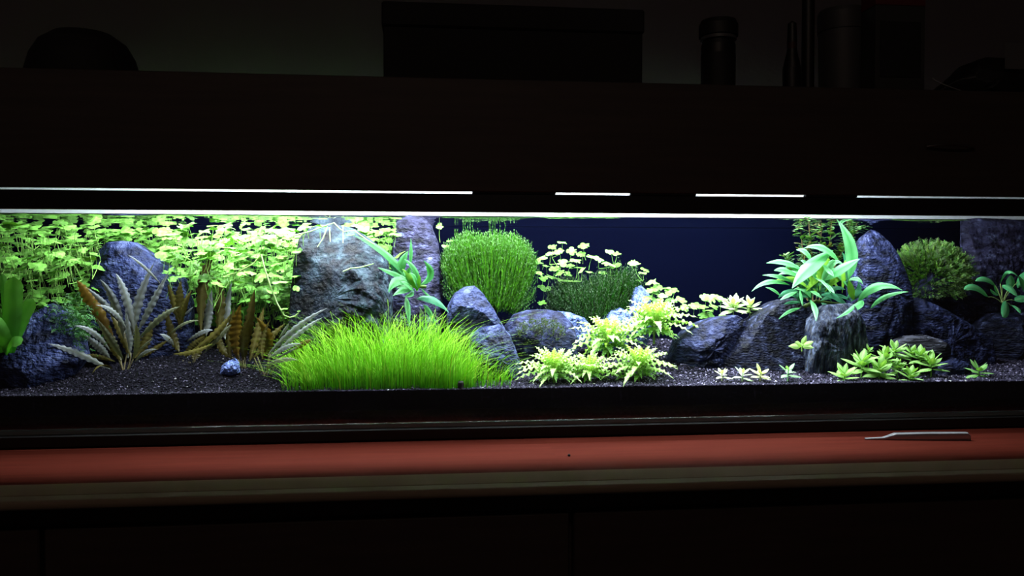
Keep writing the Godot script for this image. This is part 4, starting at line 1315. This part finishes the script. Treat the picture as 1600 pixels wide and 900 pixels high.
func stem_plant() -> void:
	rng.seed = 31
	var z := -0.27
	var base := at(1272, 470, z)
	var t := thing("stem_plant", "dark small-leaved stem plant behind the fern, touching the water surface", "aquatic plant", base)
	var g := Geo.new()
	var gl := Geo.new()
	for e in [[1262, 470, 1240, 430, 1228, 400], [1262, 470, 1255, 400, 1250, 345], [1270, 470, 1268, 400, 1262, 340], [1275, 470, 1280, 410, 1284, 352], [1280, 470, 1292, 410, 1300, 344], [1285, 470, 1310, 400, 1330, 345], [1285, 470, 1318, 390, 1352, 352], [1280, 470, 1290, 430, 1312, 395], [1265, 470, 1255, 420, 1268, 372]]:
		var zz := z + rng.randf_range(-0.03, 0.03)
		var a := at(e[0], e[1], zz) - base
		var m := at(e[2], e[3], zz) - base
		var b := at(e[4], e[5], zz) - base
		var pts := curve_pts(a, m, b, 14)
		tube(g, pts, 0.001, 0.0007, 5, Color(0.16, 0.11, 0.05))
		for i in range(3, 15):
			for s in 6:
				var th := rng.randf() * TAU
				var d := Vector3(cos(th), rng.randf_range(0.0, 0.7), sin(th)).normalized()
				var L := rng.randf_range(0.011, 0.021)
				var c := jit(Color(0.05, 0.15, 0.035) if rng.randf() < 0.9 else Color(0.10, 0.09, 0.02), 0.4)
				var p: Vector3 = bez(a, m, b, (i + rng.randf_range(-0.6, 0.6)) / 14.0)
				if (p + d * L + base).y > WATER_Y - 0.003:
					d.y = -0.2
				blade(gl, p, p + d * L * 0.55 + Vector3(0, 0.001, 0), p + d * L, L * 0.42, Vector3.UP, {"n": 4, "shape": "oval", "fold": 0.2, "col": c, "rib": c.lightened(0.1)})
	part("stem", g.mesh(), mats.leaf, t)
	part("foliage", gl.mesh(), mats.leaf, t, Vector3.ZERO, "stuff")

# ------------------------------------------------------------------ things on the hood and the board
func build_props() -> void:
	var top := HOOD_TOP + 0.0005
	var z := -0.22
	var dark := plain(Color(0.02, 0.02, 0.022), 0.8)
	var sz := size_at(z)
	# cap
	var a := at(36, 112, z)
	var b := at(216, 112, z)
	var lift := top
	var peak := at(125, 50, z).y - lift
	var t := thing("cap", "black rounded cap lying on the left of the hood", "cap", Vector3((a.x + b.x) * 0.5 + 0.004, lift, z))
	var r := (b.x - a.x) * 0.5
	part("crown", lathe([Vector2(0.001, 0.0), Vector2(r, 0.0), Vector2(r * 0.985, peak * 0.3), Vector2(r * 0.88, peak * 0.62), Vector2(r * 0.74, peak * 0.82), Vector2(r * 0.5, peak * 0.96), Vector2(r * 0.25, peak), Vector2(0.001, peak * 1.005)], 40, 1.0, 0.95), dark, t)
	part("button", lathe([Vector2(0.001, 0), Vector2(0.006, 0.001), Vector2(0.004, 0.004), Vector2(0.0005, 0.005)], 16), dark, t, Vector3(0, peak * 1.0, 0))
	var g := Geo.new()
	blade(g, Vector3(-r * 0.5, 0.006, 0.03), Vector3(-r * 1.0, 0.008, 0.03), Vector3(-r * 1.17, 0.002, 0.03), 0.15, Vector3.UP, {"n": 12, "shape": "round", "fold": -0.05, "col": Color.WHITE})
	part("brim", g.mesh(), dark, t)
	# box
	a = at(603, 125, z)
	b = at(985, 125, z)
	var h := at(800, 32, z).y - top
	t = thing("storage_box", "wide black box standing in the middle of the hood", "box", Vector3((a.x + b.x) * 0.5, top, z))
	var card := plain(Color(0.03, 0.028, 0.028), 0.85)
	part("body", box(Vector3(b.x - a.x, h * 0.74, 0.17), 0.002), card, t, Vector3(0, h * 0.37, 0))
	part("lid", box(Vector3(b.x - a.x + 0.006, h * 0.26, 0.176), 0.003), card, t, Vector3(0, h * 0.87, 0))
	# jar with a dark screw cap
	var c := at(1122, 130, z)
	h = at(1122, 32, z).y - top
	r = 27 * sz
	t = thing("jar", "dark jar with a wide black screw cap right of the box", "jar", Vector3(c.x, top, z))
	part("body", lathe([Vector2(0.001, 0), Vector2(r * 0.97, 0), Vector2(r, 0.004), Vector2(r, h * 0.72), Vector2(r * 0.9, h * 0.78), Vector2(r * 0.001, h * 0.78)]), plain(Color(0.03, 0.03, 0.03), 0.5), t)
	part("label", lathe([Vector2(r * 1.006, h * 0.12), Vector2(r * 1.006, h * 0.62)]), plain(Color(0.06, 0.06, 0.06), 0.7), t)
	part("neck_ring", lathe([Vector2(r * 0.93, h * 0.775), Vector2(r * 1.05, h * 0.78), Vector2(r * 1.05, h * 0.815), Vector2(r * 0.93, h * 0.82)]), plain(Color(0.3, 0.3, 0.3), 0.5), t)
	part("screw_cap", lathe([Vector2(r * 1.14, h * 0.82), Vector2(r * 1.14, h * 0.94), Vector2(r * 1.02, h * 0.99), Vector2(0.001, h)]), plain(Color(0.012, 0.012, 0.012), 0.6), t)
	# slim bottle with a red band, and the tall dark canister behind it
	z = -0.16
	sz = size_at(z)
	c = at(1237, 130, z)
	h = at(1237, 33, z).y - top
	r = 9 * sz
	t = thing("slim_bottle", "slim dark bottle with a reddish band on its neck", "bottle", Vector3(c.x, top, z))
	part("body", lathe([Vector2(0.001, 0), Vector2(r * 1.6, 0), Vector2(r * 1.6, h * 0.45), Vector2(r, h * 0.62), Vector2(r * 0.8, h * 0.7), Vector2(0.001, h * 0.7)]), plain(Color(0.035, 0.035, 0.035), 0.5), t)
	part("band", lathe([Vector2(r * 0.86, h * 0.64), Vector2(r * 0.86, h * 0.75)]), plain(Color(0.2, 0.05, 0.04), 0.6), t)
	part("cap", lathe([Vector2(r * 0.9, h * 0.75), Vector2(r * 0.75, h * 0.97), Vector2(0.001, h)]), plain(Color(0.02, 0.02, 0.02), 0.5), t)
	z = -0.25
	sz = size_at(z)
	c = at(1262, 130, z)
	h = at(1262, -40, z).y - top
	r = 10 * sz
	t = thing("canister", "tall narrow black canister between the slim bottle and the pale tube", "canister", Vector3(c.x, top, z))
	part("body", lathe([Vector2(0.001, 0), Vector2(r, 0), Vector2(r, h * 0.85), Vector2(0.001, h * 0.85)]), plain(Color(0.015, 0.015, 0.015), 0.5), t)
	part("cap", lathe([Vector2(r * 0.8, h * 0.85), Vector2(r * 0.8, h * 0.98), Vector2(0.001, h)]), plain(Color(0.015, 0.015, 0.015), 0.5), t)
	c = at(1315, 130, z)
	h = at(1315, 18, z).y - top
	r = 37 * sz
	t = thing("tub", "grey plastic tub between the black canister and the carton", "tub", Vector3(c.x, top, z))
	part("body", lathe([Vector2(0.001, 0), Vector2(r * 0.95, 0), Vector2(r, h * 0.8), Vector2(0.001, h * 0.8)]), plain(Color(0.22, 0.22, 0.22), 0.6), t)
	part("lid", lathe([Vector2(r * 1.04, h * 0.8), Vector2(r * 1.04, h * 0.96), Vector2(r * 0.98, h), Vector2(0.001, h)]), plain(Color(0.2, 0.2, 0.2), 0.6), t)
	# printed carton with a red top
	z = -0.18
	a = at(1356, 130, z)
	b = at(1432, 130, z)
	h = at(1395, -30, z).y - top
	t = thing("carton", "grey carton with a dark printed picture and a red top", "carton", Vector3((a.x + b.x) * 0.5, top, z))
	part("body", box(Vector3(b.x - a.x, h * 0.78, 0.05), 0.001), plain(Color(0.16, 0.16, 0.15), 0.7), t, Vector3(0, h * 0.39, 0))
	part("picture", box(Vector3((b.x - a.x) * 0.84, h * 0.42, 0.001), 0.0003), plain(Color(0.03, 0.035, 0.03), 0.6), t, Vector3(0, h * 0.45, 0.0256))
	part("top_band", box(Vector3(b.x - a.x + 0.001, h * 0.22, 0.051), 0.001), plain(Color(0.32, 0.05, 0.05), 0.6), t, Vector3(0, h * 0.89, 0))
	# soft pouch with a pale label
	z = -0.14
	var o := {"name": "pouch"}
	var p0 := at(1530, 140, z)
	t = rock("dark slumped pouch with a pale square label at the right of the hood", [[1452, 140], [1456, 118], [1480, 100], [1505, 75], [1530, 66], [1570, 68], [1610, 75], [1640, 100], [1650, 140]], z, 0.05, plain(Color(0.03, 0.03, 0.03), 0.55), 61, {"name": "pouch", "rough": 0.6, "steps": 0.0})
	t.set_meta("category", "bag")
	t.position.y = top + 0.003
	part("label", box(Vector3(34 * size_at(z), 42 * size_at(z), 0.001), 0.0003), plain(Color(0.3, 0.3, 0.3), 0.7), t, Vector3(at(1554, 99, z).x - t.position.x, at(1554, 99, z).y - t.position.y, 0.052))
	var gb := Geo.new()
	tube(gb, curve_pts(at(1457, 122, -0.09) - t.position, at(1470, 130, -0.085) - t.position, at(1505, 143, -0.085) - t.position, 10), 0.0012, 0.0008, 6, Color.WHITE)
	part("seam", gb.mesh(), plain(Color(0.5, 0.5, 0.5), 0.4), t, Vector3.ZERO, "", "pale crimped edge")
	build_tweezers()
	# the black peg in front of the hairgrass
	var pb := at(720, 609, -0.007)
	t = thing("black_peg", "small black peg sticking out of the gravel before the hairgrass", "peg", Vector3(pb.x, pb.y - 0.012, -0.012))
	part("post", lathe([Vector2(0.0005, 0), Vector2(0.0048, 0), Vector2(0.0048, 0.022), Vector2(0.004, 0.025), Vector2(0.0005, 0.0255)], 14), plain(Color(0.015, 0.015, 0.015), 0.7), t)
	part("collar", lathe([Vector2(0.0054, 0.018), Vector2(0.0054, 0.021)], 14), plain(Color(0.02, 0.02, 0.02), 0.7), t)
	var pd := on_level(889, 711, BOARD_Y + 0.002)
	t = thing("crumb", "tiny dark crumb alone on the red board below the aquarium", "crumb", Vector3(pd.x, BOARD_Y, pd.z))
	part("grain", lathe([Vector2(0.0002, 0), Vector2(0.0018, 0.0008), Vector2(0.0022, 0.0018), Vector2(0.0012, 0.0034), Vector2(0.0002, 0.0038)], 10), plain(Color(0.02, 0.015, 0.015), 0.9), t)

func build_tweezers() -> void:
	var steel := plain(Color(0.66, 0.66, 0.68), 0.35, 0.6)
	var tip := on_level(1352, 683, BOARD_Y + 0.004)
	var knee := on_level(1399, 681, BOARD_Y + 0.006)
	var end := on_level(1516, 682, BOARD_Y + 0.006)
	var t := thing("tweezers", "long thin steel tweezers lying on the board at right", "tweezers", Vector3((tip.x + end.x) * 0.5, BOARD_Y + 0.0003, end.z))
	for s in [-1.0, 1.0]:
		var g := Geo.new()
		var pts := [[tip, 0.0012, 0.001], [tip.lerp(knee, 0.6), 0.0018, 0.002], [knee, 0.005, 0.0035], [knee.lerp(end, 0.4), 0.0058, 0.0035], [knee.lerp(end, 0.96), 0.0062, 0.002], [end, 0.004, 0.0012]]
		for q in pts:
			var p: Vector3 = q[0] - t.position
			p.z += s * q[2] * 0.8 + 0.0
			p.y = 0.0
			var h: float = q[1] * 2.0
			for e in [[0.0, 0.0008], [h * 0.8, 0.0012], [h, -0.0012], [0.0, -0.0012]]:
				g.v.append(p + Vector3(0, e[0], e[1]))
				g.c.append(Color.WHITE)
		for k in pts.size() - 1:
			for e in 4:
				var e2 := (e + 1) % 4
				g.quad(k * 4 + e, k * 4 + 4 + e, k * 4 + 4 + e2, k * 4 + e2)
		g.quad(0, 1, 2, 3)
		var l := (pts.size() - 1) * 4
		g.quad(l + 3, l + 2, l + 1, l)
		part("arm", g.mesh(), steel, t)
